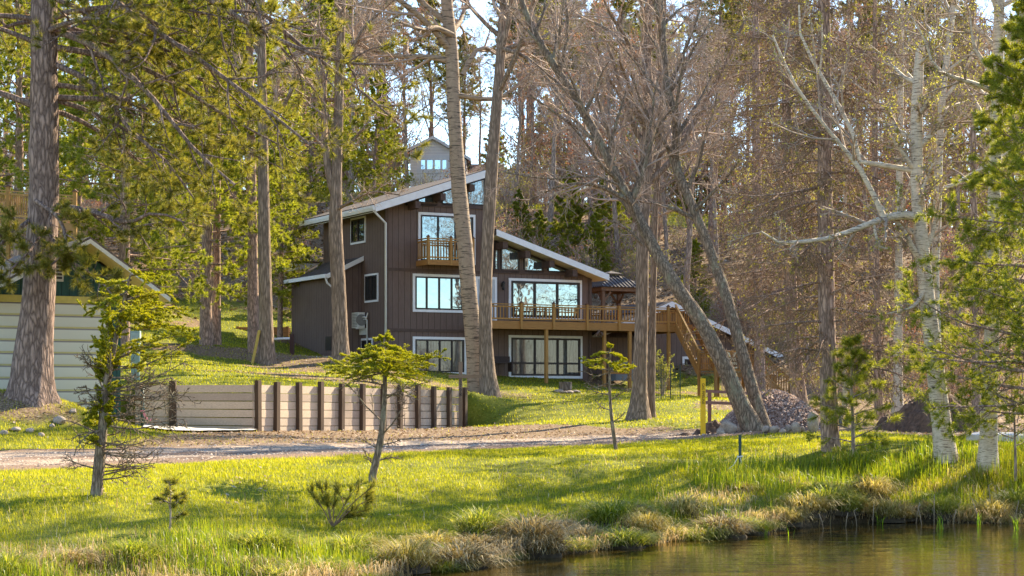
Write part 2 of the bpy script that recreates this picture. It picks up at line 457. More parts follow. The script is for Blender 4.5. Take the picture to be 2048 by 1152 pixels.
road = finish('road', rme, t.m, smooth=True); tag(road, kind='structure')

# water
t = NT('pond_water'); wv = t.coords((.55, 2.1, 1)); w1 = t.noise(wv, 1.1, 3, .5); w2 = t.noise(t.coords((1.2, 3.2, 1)), 3.3, 2, .5)
wh = t.math('ADD', w1, t.math('MULTIPLY', w2, .35))
b = t.bsdf((.05, .034, .008), .03, wh, .2, .05, .5); b.inputs['IOR'].default_value = 1.33
wm = MB().add([(-260,-60,WATER),(260,-60,WATER),(260,42,WATER),(-260,42,WATER)], [(0,1,2,3)])
water = wm.build('water', t.m); tag(water, kind='structure')

# ================================================================== grass blades
def blades(X, Y, h, w, lean, nseg=1, Z=None, az=None, rg=rng):
    """triangular or two-segment curved blades standing on the ground"""
    n = len(X); Z = height(X, Y) - .01 if Z is None else Z
    a = rg.uniform(0, 2*PI, n) if az is None else az
    side = np.stack([np.cos(a + PI/2), np.sin(a + PI/2), np.zeros(n)], -1) * w[:, None] * .5
    dr = np.stack([np.cos(a), np.sin(a), np.zeros(n)], -1)
    B = np.stack([X, Y, Z], -1)
    up = np.array([0, 0, 1.0])
    if nseg == 1:
        T = B + dr*(h*lean)[:, None] + up*(h*np.sqrt(np.clip(1-lean**2, .05, 1)))[:, None]
        V = np.stack([B - side, B + side, T], 1).reshape(-1, 3)
        return V, np.arange(3*n).reshape(-1, 3)
    M = B + dr*(h*lean*.3)[:, None] + up*(h*.6)[:, None]
    T = B + dr*(h*lean)[:, None] + up*(h*np.clip(1-lean*.55, -.2, 1))[:, None]
    V = np.stack([B - side, B + side, M + side*.7, M - side*.7, T], 1).reshape(-1, 3)
    i = np.arange(n)[:, None]*5
    tri = np.concatenate([i + [0,1,2], i + [0,2,3], i + [3,2,4]])
    return V, tri
def scatter(n, y0, y1, keep, power=1.0, margin=1.3):
    Y = y0 + (y1-y0)*rng.random(n)**power
    X = (rng.random(n)*2-1)*(.2768*Y*margin + .6)
    k = rng.random(n) < keep(X, Y)
    return X[k], Y[k]
# cropped lawn near the water
lawn = leaf('lawn_grass', [(.08,.1,.006),(.2,.225,.01),(.32,.32,.015),(.5,.45,.12)], .55, (1.6,1.5,.3), .45, .3)
nb = NB()
def kp(X, Y):
    g, b, m = covers(X, Y); d = Y - shore(X)
    return np.clip(g - road_mask(X, Y)*1.2, 0, 1)*sstep(.8, 2.2, d) + .05*b
X, Y = scatter(600000, 24, 50, kp, 1.0)
pat = n2(X, Y, .5, 3, 6.); dry = n2(X, Y, .33, 4, 40.); keep_ = rng.random(len(X)) > .75*sstep(.56, .68, dry); X, Y, pat = X[keep_], Y[keep_], pat[keep_]
h = (.045 + .05*rng.random(len(X)))*(.6 + .9*pat)
tall = sstep(1.5, 6.5, X)*sstep(.35, .6, pat)*(1 - sstep(3.5, 9, Y - shore(X)))
h = h*(1 + 2.2*tall)
nb.add(*blades(X, Y, h, np.full(len(X), .011)*(Y/32), rng.uniform(.15, .75, len(X))))
X, Y = scatter(230000, 50, 96, lambda X, Y: np.clip(covers(X, Y)[0] - road_mask(X, Y), 0, 1)*.9 + .03)
nb.add(*blades(X, Y, .05 + .06*rng.random(len(X)), np.full(len(X), .024)*(Y/60), rng.uniform(.15, .75, len(X))))
X, Y = scatter(26000, 124, 146, lambda X, Y: covers(X, Y)[0]*(np.abs(X) < 20))
nb.add(*blades(X, Y, .14 + .1*rng.random(len(X)), np.full(len(X), .05), rng.uniform(.1, .6, len(X))))
o = nb.build('lawn_grass', lawn); tag(o, 'short sunlit yellow-green lawn grass', 'grass', kind='stuff')
# long green grass along the bank
longg = leaf('bank_grass', [(.05,.085,.01),(.13,.18,.014),(.24,.27,.018),(.36,.34,.06)], .5, (1.45,1.5,.45), .4, .6)
nb = NB()
def kp(X, Y):
    d = Y - shore(X); cl = n2(X, Y, .9, 3, 12.)
    far = 3.2 + 4.5*sstep(0, 6, X) + 1.2*sstep(-2.5, -5, X)
    return sstep(.25, .8, d)*(1 - sstep(far*.6, far, d))*sstep(.42, .62, cl)*(1 - road_mask(X, Y))
X, Y = scatter(310000, 22.5, 47, kp, 1.25)
h = .14 + .3*rng.random(len(X))**1.6 + .1*sstep(0, 4, X)
nb.add(*blades(X, Y, h, np.full(len(X), .011)*(Y/32), rng.uniform(.05, .6, len(X)), 2))
o = nb.build('bank_grass', longg); tag(o, 'long green grass growing along the pond bank', 'grass', kind='stuff')
# last year's dead stems
dead = leaf('dead_grass', [(.16,.1,.05),(.36,.25,.12),(.58,.44,.25),(.75,.62,.4)], .4, (1.25,1.15,.8), .6, 1.2)
nb = NB()
def kp(X, Y):
    d = Y - shore(X); cl = n2(X, Y, .8, 3, 31.)
    return sstep(-.1, .1, d)*(1 - sstep(1.4, 4.2, d))*np.maximum(sstep(.42, .6, cl), .55*(d < .5)*(X > -3)) + .012*(d > 3)*(d < 9) + .22*sstep(-2.5, -5, X)*sstep(.52, .62, n2(X, Y, 1.4, 3, 77.))*(d > .2)*(d < 3.2)
X, Y = scatter(280000, 22.5, 46, kp, 1.2)
h = .1 + .3*rng.random(len(X))**2; dd_ = Y - shore(X); edge = (dd_ < .4) & (X > -3)
az = np.where(edge, -PI/2 + rng.normal(0, .5, len(X)), rng.uniform(0, 2*PI, len(X))); h = h + .12*edge
nb.add(*blades(X, Y, h, np.full(len(X), .01)*(Y/32), np.where(edge, rng.uniform(.7, 1.6, len(X)), rng.uniform(.3, 1.15, len(X))), 2, None, az))
o = nb.build('dead_grass', dead); tag(o, 'pale dry grass left from last year on the pond bank', 'dry grass', kind='stuff')
# fallen leaves
lit = leaf('fallen_leaf', [(.1,.055,.03),(.22,.13,.07),(.38,.27,.17),(.55,.45,.34)], .15, (1.1,1,.8), .7, 1.5)
def flecks(X, Y, s, lift=.02):
    n = len(X); c = np.stack([X, Y, height(X, Y) + lift], -1)
    a = rng.uniform(0, 2*PI, n); tl = rng.uniform(-.6, .6, (n, 2))
    e1 = np.stack([np.cos(a), np.sin(a), tl[:, 0]], -1)*s[:, None]; e2 = np.stack([-np.sin(a), np.cos(a), tl[:, 1]], -1)*s[:, None]*.6
    return np.stack([c-e1, c-e2, c+e1, c+e2], 1).reshape(-1, 3), np.arange(4*n).reshape(-1, 4)
nb = NB()
X, Y = scatter(70000, 30, 98, lambda X, Y: np.clip(covers(X, Y)[1]*.8 + .18*sstep(.5, .7, n2(X, Y, .3, 3, 3.))*(Y > 55) + .03 + .1*sstep(.5, .66, n2(X, Y, .4, 3, 51.)) - road_mask(X, Y)*.5, 0, 1))
nb.add(*flecks(X, Y, .03 + .03*rng.random(len(X))))
X, Y = scatter(60000, 92, 150, lambda X, Y: covers(X, Y)[1])
nb.add(*flecks(X, Y, .07 + .09*rng.random(len(X)), .05))
o = nb.build('fallen_leaves', lit); tag(o, 'dry brown leaves scattered over the slope and the road verge', 'fallen leaves', kind='stuff')
# loose stones on the road
nb = NB()
X, Y = scatter(50000, 34, 62, lambda X, Y: road_mask(X, Y)*.5)
stone = leaf('road_stone', [(.11,.085,.065),(.27,.2,.155),(.46,.36,.28),(.62,.52,.42)], .0, (1,1,1), .9, 2.)
def pebbles(X, Y, s, lift=.06):
    n = len(X); c = np.stack([X, Y, height(X, Y) + lift], -1)
    o_ = np.array([(-1,-.6,0),(1,-.7,0),(.2,1,0),(0,0,.8)])
    V = c[:, None] + o_[None]*s[:, None, None]*rng.uniform(.6, 1.3, (n, 4, 3))
    i = np.arange(n)[:, None]*4
    return V.reshape(-1, 3), np.concatenate([i+[0,1,3], i+[1,2,3], i+[2,0,3]])
nb.add(*pebbles(X, Y, .012 + .03*rng.random(len(X))**2))
o = nb.build('road_gravel', stone); tag(o, 'loose grey gravel on the track', 'gravel', kind='stuff')
# ================================================================== buildings
HA = math.radians(28); EX = np.array([math.cos(HA), math.sin(HA), 0]); EY = np.array([-math.sin(HA), math.cos(HA), 0])
HO = P(772, 776.8, 84.0)
def ray(u, v): return np.array([(u-1024)/FPX, 1.0, (HV-v)/FPX])
def Fp(u, v, off=0.0):
    """photo pixel -> (x, z) on the plane y = -off of the brown house"""
    d = ray(u, v); k = (-off + HO @ EY) / (d @ EY); p = k*d - HO
    return float(p @ EX), float(p[2])
def Lp(u, v, x0=0.0):
    d = ray(u, v); k = (x0 + HO @ EX) / (d @ EX); p = k*d - HO
    return float(p @ EY), float(p[2])
def House(x, y, z): return HO + EX*x + EY*y + np.array([0, 0, z])

t = NT('brown_siding'); oc = t.coords(); spx = t.n('ShaderNodeSeparateXYZ'); t.l(oc, spx.inputs[0])
s = t.math('ADD', spx.outputs[0], spx.outputs[1]); fr = t.math('FRACT', t.math('MULTIPLY', s, 3.3))
gr = t.ramp(fr, [(0, (0,0,0)), (.05, (0,0,0)), (.075, (1,1,1)), (1, (1,1,1))])
f1 = t.noise(t.coords((6, 6, .6)), 3, 5, .65); f2 = t.noise(oc, .8, 4)
c = t.ramp(f1, [(.3, (.1,.064,.05)), (.7, (.15,.1,.082))]); c = t.mix(t.math('MULTIPLY', f2, .4), c, (.17,.12,.098))
zs = t.noise(t.coords((.5, .5, .5)), 1.0, 5, .7); c = t.mix(t.math('MULTIPLY', t.math('SUBTRACT', zs, .45), 1.2), c, (.2,.155,.13)); c = t.mix(gr, (.055,.035,.028), c)
t.bsdf(c, .75, gr, .5, .015, .25); brown = t.m
browntrim = simple('brown_trim', (.085,.054,.042), .7, .2)
white = simple('white_trim', (.72,.72,.73), .55, .06, 3, bump=.03)
offwhite = simple('cream_soffit', (.62,.58,.47), .6, .08, 3)
darkframe = simple('dark_window_frame', (.035,.026,.022), .5, .15)
def glass_mat(name, base, refl, rough=.02, var=.5):
    t = NT(name); f = t.noise(t.coords(), .9, 4); c = np.array(base)
    d = t.n('ShaderNodeBsdfDiffuse'); t.l(t.ramp(f, [(.3, tuple(c*(1-var))), (.7, tuple(c*(1+var)))]), d.inputs['Color'])
    g = t.n('ShaderNodeBsdfGlossy'); g.inputs['Roughness'].default_value = rough; g.inputs['Color'].default_value = (.74,.92,1,1)
    wob = t.noise(t.coords(), 1.2, 2); bn = t.n('ShaderNodeBump'); bn.inputs['Strength'].default_value = .12; bn.inputs['Distance'].default_value = .05
    t.l(wob, bn.inputs['Height']); t.l(bn.outputs['Normal'], g.inputs['Normal'])
    m = t.n('ShaderNodeMixShader'); m.inputs[0].default_value = refl
    t.l(d.outputs[0], m.inputs[1]); t.l(g.outputs[0], m.inputs[2]); t.l(m.outputs[0], t.out.inputs['Surface']); return t.m
glass_hi = glass_mat('sky_reflecting_glass', (.035,.045,.05), .46)
t = NT('curtained_glass'); oc = t.coords((1, 1, .12)); f = t.noise(oc, 9, 3)
d = t.n('ShaderNodeBsdfDiffuse'); t.l(t.ramp(f, [(.35, (.035,.038,.04)), (.6, (.13,.135,.135))]), d.inputs['Color'])
g = t.n('ShaderNodeBsdfGlossy'); g.inputs['Roughness'].default_value = .03
m = t.n('ShaderNodeMixShader'); m.inputs[0].default_value = .09
t.l(d.outputs[0], m.inputs[1]); t.l(g.outputs[0], m.inputs[2]); t.l(m.outputs[0], t.out.inputs['Surface']); glass_lo = t.m
glass_dark = glass_mat('dark_glass', (.02,.02,.022), .2)
shingle = NT('roof_shingle'); oc = shingle.coords(); br = shingle.n('ShaderNodeTexBrick'); br.inputs['Scale'].default_value = 3.0
br.inputs['Color1'].default_value = (.07,.052,.045,1); br.inputs['Color2'].default_value = (.12,.092,.08,1); br.inputs['Mortar'].default_value = (.03,.022,.02,1); br.inputs['Mortar Size'].default_value = .03
shingle.l(oc, br.inputs['Vector']); f = shingle.noise(oc, 5, 5, .7); c = shingle.mix(.5, br.outputs['Color'], shingle.ramp(f, [(.3, (.04,.03,.026)), (.7, (.17,.13,.11))]))
shingle.bsdf(c, .9, f, .4, .02); shingle = shingle.m
cedar = wood('cedar_deck', (.33,.165,.05), 0, .35); cedar_v = wood('cedar_upright', (.36,.19,.055), 2, .35)
mulch = simple('mulch', (.13,.055,.04), .95, .5, 20, bump=.8)

def window(parent, x0, x1, z0, z1, cols, rows=(), y=0.0, glass=None, trim=.12, turn=0.0, at=None, name='window', trimmat=None, frame_w=.07):
    """a window proud of its wall: dark frame with bars, light casing, panes"""
    w = MB(); f = frame_w
    xs = [x0] + [x0 + (x1-x0)*c for c in cols] + [x1]; zs = [z0] + [z0 + (z1-z0)*r for r in rows] + [z1]
    for i, x in enumerate(xs):
        a = x if i == 0 else (x - f if i == len(xs)-1 else x - f/2)
        w.box(a, a+f, y-.07, y+.02, z0, z1)
    for i, z in enumerate(zs):
        a = z if i == 0 else (z - f if i == len(zs)-1 else z - f/2)
        for k in range(len(xs)-1):
            l = xs[k] + (f if k == 0 else f/2); r = xs[k+1] - (f if k == len(xs)-2 else f/2)
            w.box(l, r, y-.065, y+.02, a, a+f)
    o = w.build(name, darkframe, parent)
    if at is not None: o.location = at; o.rotation_euler = (0, 0, turn)
    c = MB(); T = trim
    c.box(x0-T, x1+T, y-.055, y+.02, z1, z1+T); c.box(x0-T, x1+T, y-.055, y+.02, z0-T, z0)
    c.box(x0-T, x0, y-.052, y+.02, z0, z1); c.box(x1, x1+T, y-.052, y+.02, z0, z1)
    c.build('casing', trimmat or white, o)
    p = MB(); p.add([(x0+.01,y-.02,z0+.01),(x1-.01,y-.02,z0+.01),(x1-.01,y-.02,z1-.01),(x0+.01,y-.02,z1-.01)], [(0,1,2,3)])
    p.build('pane', glass or glass_hi, o)
    return o

house = thing('brown_house', 'dark brown wooden house of several levels with slanting roofs and clerestory windows', 'house', HO, HA)
xa, za = Fp(752, 408, .95); xb, zb = Fp(972, 340, .95)
slope = (zb - za)/(xb - xa); TH = .36
def roof_under(x): return za + slope*(x - xa) - TH
WX = Fp(986, 600)[0]; RX_ = Fp(1181, 600)[0]
yend = Lp(603, 445, xa)[0]; DEP = min(max(yend - .6, 6.0), 11.0)
wa, wza = Fp(985, 455, .95); wb, wzb = Fp(1218, 549, .95); wsl = (wzb - wza)/(wb - wa)
def wing_under(x): return wza + wsl*(x - wa) - .3
BOT = -2.0
w = MB()
w.prism([(0, BOT), (WX, BOT), (WX, roof_under(WX)), (0, roof_under(0))], 'y', 0, DEP)
w.prism([(WX+.002, BOT), (RX_, BOT), (RX_, wing_under(RX_)), (WX+.002, wing_under(WX))], 'y', 0.0, DEP-.1)
bx1 = Lp(722, 600)[0]                              # the low addition on the left side
AD = 1.45
by1 = Lp(583, 600, -AD)[0]
az1 = Fp(722, 518, -bx1)[1]; az0 = Fp(655, 551, -bx1)[1]; asl = (az1 - az0)/(AD + .25)
w.prism([(-AD, BOT), (-.002, BOT), (-.002, az1 - .12), (-AD, az1 - .12 - asl*AD)], 'y', bx1, by1)
w.box(RX_+.002, RX_+5.2, 1.6, DEP-.2, BOT, Fp(1094, 652, 2)[1]-.35)
w.build('wall', brown, house)
tr = MB()
for v in (541, 661):
    z = Fp(850, v)[1]; tr.box(-.03, WX, -.03, .01, z-.07, z+.07)
z = Fp(900, 411)[1]; tr.box(.95, WX-.02, -.06, .01, z-.1, z+.1)
z = Fp(1080, 545)[1]; tr.box(WX+.02, RX_, -.06, .01, z-.1, z+.1)
tr.box(-.05, .1, -.05, .1, BOT, roof_under(0)-.02); tr.box(RX_-.1, RX_+.05, -.05, .1, BOT, wing_under(RX_)-.02)
tr.build('trim_board', browntrim, house)
# roofs
def slab(x0, z0, x1, z1, th, ya, yb, name, fascia_side=None):
    r = MB(); r.prism([(x0, z0-th+.05), (x1, z1-th+.05), (x1, z1+.03), (x0, z0+.03)], 'y', ya, yb)
    return r.build(name, shingle, house)
rf = slab(xa, za, xb, zb, TH, -.9, yend, 'roof')
sf = MB(); sf.prism([(xa+.03, za-TH+.02), (xb-.03, zb-TH+.02), (xb-.03, zb-TH+.045), (xa+.03, za-TH+.045)], 'y', -.89, yend-.02); sf.build('soffit', offwhite, rf)
fa = MB(); fa.prism([(xa-.02, za-.34), (xb+.02, zb-.34), (xb+.02, zb), (xa-.02, za)], 'y', -.95, -.902); fa.build('fascia', white, rf)
gt = MB(); gt.prism([(xa-.14, za-.16), (xa-.1, za-.28), (xa-.004, za-.28), (xa-.004, za-.05), (xa-.14, za-.05)], 'y', -.9, yend); gt.build('gutter', white, rf)
for uu in (828, 878, 936):
    bm = MB(); x = Fp(uu, 400, .4)[0]; bm.box(x-.13, x+.13, -.85, .05, roof_under(x)-.42, roof_under(x)-.1); bm.build('roof_beam', browntrim, rf)
rw = slab(WX-.3, wza + wsl*(WX-.3-wa), wb, wzb, .3, -.9, DEP+.5, 'roof')
fa = MB(); fa.prism([(WX-.3, wza+wsl*(WX-.3-wa)-.29), (wb+.02, wzb-.29), (wb+.02, wzb), (WX-.3, wza+wsl*(WX-.3-wa))], 'y', -.95, -.902); fa.build('fascia', white, rw)
sf = MB(); q = wza+wsl*(WX-.25-wa); sf.prism([(WX-.25, q-.28), (wb-.03, wzb-.28), (wb-.03, wzb-.255), (WX-.25, q-.255)], 'y', -.89, .5); sf.build('soffit', offwhite, rw)
for uu in (1003, 1048, 1096, 1142):
    bm = MB(); x = Fp(uu, 510, .4)[0]; bm.box(x-.13, x+.13, -.8, .05, wing_under(x)-.4, wing_under(x)-.08); bm.build('roof_beam', browntrim, rw)
ra = MB(); ra.prism([(-AD-.35, az0-.02-.1), (.0, az1-.02), (.0, az1+.1), (-AD-.35, az0+.02)], 'y', bx1-.3, by1+.3); ra = ra.build('roof', shingle, house)
fa = MB(); fa.prism([(-AD-.37, az0-.16), (-.01, az1-.1), (-.01, az1+.12), (-AD-.37, az0+.06)], 'y', bx1-.35, bx1-.302); fa.box(-AD-.5, -AD-.36, bx1-.35, by1+.3, az0-.12, az0+.05); fa.build('fascia', white, ra)
rr = MB(); yy = by1+.2; zz = Lp(615, 523, -AD)[1]; rr.box(-AD+.3, .2, yy, yy+2.5, zz-.25, zz+.1); rr = rr.build('roof', white, house)
rq = MB(); rq.box(-AD+.25, .2, yy-.05, yy+2.5, zz+.102, zz+.2); rq.build('shingles', shingle, rr)
# drain pipes
pp = MB(); pp.tube([(xa-.05, -.8, za-.28), (-.06, -.1, za-.75), (-.06, -.1, Lp(772, 690)[1])], .055, 8)
pp.build('drainpipe', white, house, True)
pp = MB(); zt = az0-.1; zb_ = Fp(655, 713, -bx1+.2)[1]
pp.tube([(-AD-.42, bx1-.2, zt), (-AD-.3, bx1-.12, zt-.25), (-AD+.02, bx1-.1, zt-.5), (-AD+.02, bx1-.1, zb_), (-AD-1.2, bx1-1.0, zb_-.05)], .05, 8); pp.build('drainpipe', white, house, True)
# windows, front
def W_(u0, v0, u1, v1, *a, **k):
    x0, z1 = Fp(u0, v0); x1, z0 = Fp(u1, v1); return window(house, x0+.12, x1-.12, z0+.12, z1-.12, *a, **k)
W_(836, 424, 950, 530, (.33, .66), glass=glass_hi, name='glass_door')
W_(825, 547, 930, 626, (.24, .5, .76))
W_(825, 673, 932, 750, (.25, .5, .75), glass=glass_lo)
W_(1017, 556, 1163, 642, (.34, .67), frame_w=.11)
W_(1017, 670, 1164, 757, (.34, .67), (.33,), glass=glass_lo, frame_w=.09)
def clere(pts, lim, name='clerestory_window', g=None):
    """window under the roof slope: outline in photo pixels, top follows the roof"""
    (u0, u1, vs) = pts; x0, z0 = Fp(u0, vs); x1, _ = Fp(u1, vs)
    m = MB(); t0, t1 = lim(x0)-.06, lim(x1)-.06
    if t0 - z0 < .05 and t1 > t0: x0 = x0 + (x1-x0)*((z0+.06-t0)/(t1-t0)); t0 = z0+.06
    if t1 - z0 < .05 and t0 > t1: x1 = x1 - (x1-x0)*((z0+.06-t1)/(t0-t1)); t1 = z0+.06
    out = [(x0, z0), (x1, z0), (x1, t1), (x0, t0)]
    for (p, q) in zip(out, out[1:] + out[:1]): m.bar((p[0], -.02, p[1]), (q[0], -.02, q[1]), .07, .08, (0, 1, 0))
    o = m.build(name, darkframe, house)
    pm = MB(); pm.add([(a, -.012, b) for a, b in out], [(0,1,2,3)]); pm.build('pane', g or glass_hi, o)
for a, b in ((800, 826), (836, 872), (884, 930), (935, 969)): clere((a, b, 409), roof_under)
for a, b in ((989, 996), (1002, 1037), (1048, 1085), (1096, 1130), (1138, 1152)): clere((a, b, 543), wing_under)
# entrance door beside the maple, lantern
x0, zt = Fp(950, 553); x1, zb2 = Fp(993, 650)
d = MB(); d.box(x0+.12, x1-.12, -.04, .02, zb2-.1, zt-.12); d = d.build('front_door', simple('grey_door', (.42,.44,.46), .4, .05), house)
c = MB(); c.box(x0, x0+.118, -.055, .02, zb2-.1, zt); c.box(x1-.118, x1, -.055, .02, zb2-.1, zt); c.box(x0+.12, x1-.12, -.055, .02, zt-.118, zt); c.build('casing', white, d)
h = MB(); h.tube([(x1-.22, -.04, zb2+.95), (x1-.22, -.1, zb2+.95)], .035, 8); h.build('handle', simple('black_metal', (.02,.02,.02), .4, .1), d)
lx, lz = Fp(1004, 572)
l = MB(); l.lathe([(.02,.22),(.1,.14),(.1,.12),(.075,.1),(.06,-.12),(.08,-.14),(.03,-.2)], (lx, -.14, lz), 8); l.box(lx-.04, lx+.04, -.1, 0, lz-.05, lz+.12); l.build('wall_lantern', MATS['black_metal'], house)
# windows, left side
def LW(u0, v0, u1, v1, cols, **k):
    y1, zt = Lp(u0, v0); y0, zb3 = Lp(u1, v1)
    zt = (zt + Lp(u1, v0)[1])/2; zb3 = (zb3 + Lp(u0, v1)[1])/2
    window(house, .08, (y1-y0)-.08, zb3+.08, zt-.08, cols, turn=-PI/2, at=(0, y1, 0), glass=glass_dark, trim=.09, frame_w=.05, **k)
LW(703, 435, 732, 487, (.5,)); LW(731, 548, 757, 604, (.5,)); LW(724, 677, 746, 700, ())
v = MB(); y0, z0 = Lp(657, 690, -AD); v.box(-AD-.02, -AD+.02, y0-.35, y0+.35, z0-.25, z0+.4); v.build('crawl_space_vent', darkframe, house)
# balcony
bo = 1.25; bxl = Fp(855, 500, bo)[0]; bxr = Fp(949, 500, bo)[0]; bz = Fp(880, 519, bo)[1]; bt = Fp(880, 477, bo)[1]; bb = Fp(880, 530, bo)[1]
def railing(m, p0, p1, h, n=None, sp=.135, low=.1, capw=.09):
    """top rail, bottom rail and balusters between two foot points"""
    p0 = np.array(p0, float); p1 = np.array(p1, float); L = np.linalg.norm((p1-p0)[:2]); n = n or max(2, int(L/sp))
    up = np.array([0, 0, 1.0])
    m.bar(p0+up*h, p1+up*h, capw, .045); m.bar(p0+up*(h-.11), p1+up*(h-.11), .045, .07); m.bar(p0+up*low, p1+up*low, .045, .07)
    for i in range(n):
        q = p0 + (p1-p0)*((i+.5)/n); m.bar(q+up*(low+.03), q+up*(h-.07), .04, .04)
def post(parent, p, h, w=.1, mat=None, cap=True, name='post'):
    m = MB(); m.box(-w/2, w/2, -w/2, w/2, 0, h); o = m.build(name, mat or cedar_v, parent); o.location = p
    if cap:
        c = MB(); c.box(-w*.75, w*.75, -w*.75, w*.75, h, h+.03); c.prism([(-w*.55, h+.03), (w*.55, h+.03), (0, h+.1)], 'y', -w*.5, w*.5); c.build('post_cap', simple('dark_wood_cap', (.13,.06,.035), .6), o)
    return o
bl = MB(); bl.box(bxl, bxr, -bo+.05, -.06, bz-.06, bz); bl.box(bxl, bxr, -bo, -bo+.045, bb, bz-.01); bl.box(bxl, bxl+.045, -bo+.05, -.03, bb, bz-.062); bl.box(bxr-.045, bxr, -bo+.05, -.03, bb, bz-.062)
balc = bl.build('balcony', cedar, house)
r = MB(); hh = bt - bz
railing(r, (bxl+.05, -bo+.05, bz), (bxr-.05, -bo+.05, bz), hh); railing(r, (bxl+.05, -.1, bz), (bxl+.05, -bo+.12, bz), hh); railing(r, (bxr-.05, -.1, bz), (bxr-.05, -bo+.12, bz), hh)
r.build('railing', cedar_v, balc)
for x in (bxl+.05, (bxl+bxr)/2, bxr-.05): post(balc, (x, -bo+.03, bb), hh+(bz-bb)+.06)
# heat pump on its bracket
hy, hz = Lp(727, 659)
hp = thing('heat_pump', 'pale outdoor heat pump unit bracketed to the brown side wall', 'heat pump', House(-.05, hy, hz), HA)
pale = simple('pale_metal', (.62,.61,.56), .45, .05, 4, bump=.02)
m = MB(); m.box(-.42, -.08, -.45, .45, .06, .78); cs = m.build('casing', pale, hp)
m = MB()
for k in range(9): m.box(-.432, -.422, -.38, .2, .12+.07*k, .15+.07*k)
m.build('grille', simple('grey_metal', (.2,.2,.19), .5), cs)
m = MB(); m.lathe([(.27, 0), (.27, .012), (.24, .012), (.2, .004)], (0, 0, 0), 20); f = m.build('fan_guard', MATS['grey_metal'], cs); f.rotation_euler = (PI/2, 0, 0); f.location = (-.25, -.452, .42)
m = MB(); m.box(-.5, -.0, -.4, -.36, 0, .05); m.box(-.5, -.0, .3, .34, 0, .05); m.box(-.04, 0, -.45, .45, -.25, .05); m.build('bracket', pale, hp)
m = MB(); m.tube([(-.2, -.46, .55), (-.12, -.62, .55), (-.06, -.66, .4), (-.06, -.66, -.9)], .035, 8); m.tube([(-.15,-.46,.45),(-.1,-.66,.45),(-.06,-.74,.75)], .03, 8); m.build('pipe', pale, hp, True)
# ------------------------------------------------------------------ deck with stairs
deck = thing('wooden_deck', 'golden brown wooden deck on tall posts with railings and stairs, along the house front', 'deck', HO, HA)
DO = 2.0
dz = Fp(1094, 643, DO)[1]; drt = Fp(1094, 610, DO)[1]; dfb = Fp(1094, 659, DO)[1]
dx0 = Fp(978, 640, DO)[0]; dx1 = Fp(1385, 640, DO)[0]; sx0 = Fp(1350, 640, DO)[0]
m = MB()
for k in range(13): m.box(dx0, dx1, -DO+.06+.152*k, -DO+.06+.152*k+.145, dz-.04, dz)
for k in range(30): m.box(RX_+.08, dx1, -DO+.06+.152*(13+k), -DO+.06+.152*(13+k)+.145, dz-.04, dz)
m.build('floor', cedar, deck)
m = MB(); m.box(dx0, dx1, -DO, -DO+.05, dfb, dz-.005); m.box(dx1-.05, dx1, -DO+.052, 4.6, dfb, dz-.045); m.build('rim_joist', cedar, deck)
m = MB()
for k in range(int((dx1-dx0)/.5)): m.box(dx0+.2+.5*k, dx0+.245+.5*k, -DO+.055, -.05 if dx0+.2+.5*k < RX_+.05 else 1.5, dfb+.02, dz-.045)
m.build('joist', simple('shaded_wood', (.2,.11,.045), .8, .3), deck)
r = MB(); railing(r, (dx0, -DO+.03, dz), (sx0, -DO+.03, dz), drt-dz, sp=.17); railing(r, (dx1-.05, 4.5, dz), (dx1-.05, -DO+.2, dz), drt-dz, sp=.17); railing(r, (RX_+.1, 4.5, dz), (dx1-.1, 4.5, dz), drt-dz, sp=.17)
r.build('railing', cedar_v, deck)
for uu in (1042, 1107, 1174, 1238, 1300, 1336):
    x = Fp(uu, 640, DO)[0]; post(deck, (x, -DO-.02, dfb), drt-dfb+.06, .11)
for uu in (1095, 1211, 1262, 1340):
    x = Fp(uu, 640, DO)[0]; post(deck, (x, -DO+.12, -1.2), dfb+1.2+.1, .14, cap=False, name='support_post')
m = MB(); m.bar((Fp(1211,600,DO)[0], -DO+.12, .75), (Fp(1262,600,DO)[0], -DO+.12, .75), .05, .12); m.build('cross_rail', cedar, deck)
# upper flight runs out towards the water, lower flight turns right
lz_ = Fp(1450, 745, 4.6)[1]; lo0, lo1 = 4.1, 5.5
def flight(p_top, p_bot, side, n, wid, name):
    """p_top/p_bot: foot points of the first side; side: vector to the other side"""
    p_top = np.array(p_top); p_bot = np.array(p_bot); sd_ = np.array(side)
    m = MB()
    for o_ in (np.zeros(3), sd_): m.bar(p_top+o_-[0,0,.12], p_bot+o_-[0,0,.12], .05, .26)
    st = m.build('stringer', cedar, deck)
    m = MB()
    for k in range(n):
        q = p_top + (p_bot-p_top)*((k+.5)/n) + sd_/2; d = (p_bot-p_top); d[2] = 0; d = d/np.linalg.norm(d)
        m.bar(q - sd_/2*.95, q + sd_/2*.95, .27, .04)
    m.build('tread', cedar, deck)
ut = np.array([sx0, -DO, dz]); ub = np.array([sx0, -lo0, lz_])
wid = dx1 - sx0 + .1
flight(ut, ub, (wid, 0, 0), 8, wid, 'upper')
r = MB(); railing(r, ut+[.03, 0, 0], ub+[.03, 0, 0], .95); railing(r, ut+[wid-.03, 0, 0], ub+[wid-.03, 0, 0], .95); r.build('stair_railing', cedar_v, deck)
lx0 = sx0 - .02; lx1 = Fp(1506, 745, 4.9)[0]
m = MB()
for k in range(10): m.box(lx0, lx1, -lo1+.145*k, -lo1+.145*k+.138, lz_-.04, lz_)
m.box(lx0, lx1, -lo1-.05, -lo1-.003, lz_-.24, lz_-.002); m.build('landing', cedar, deck)
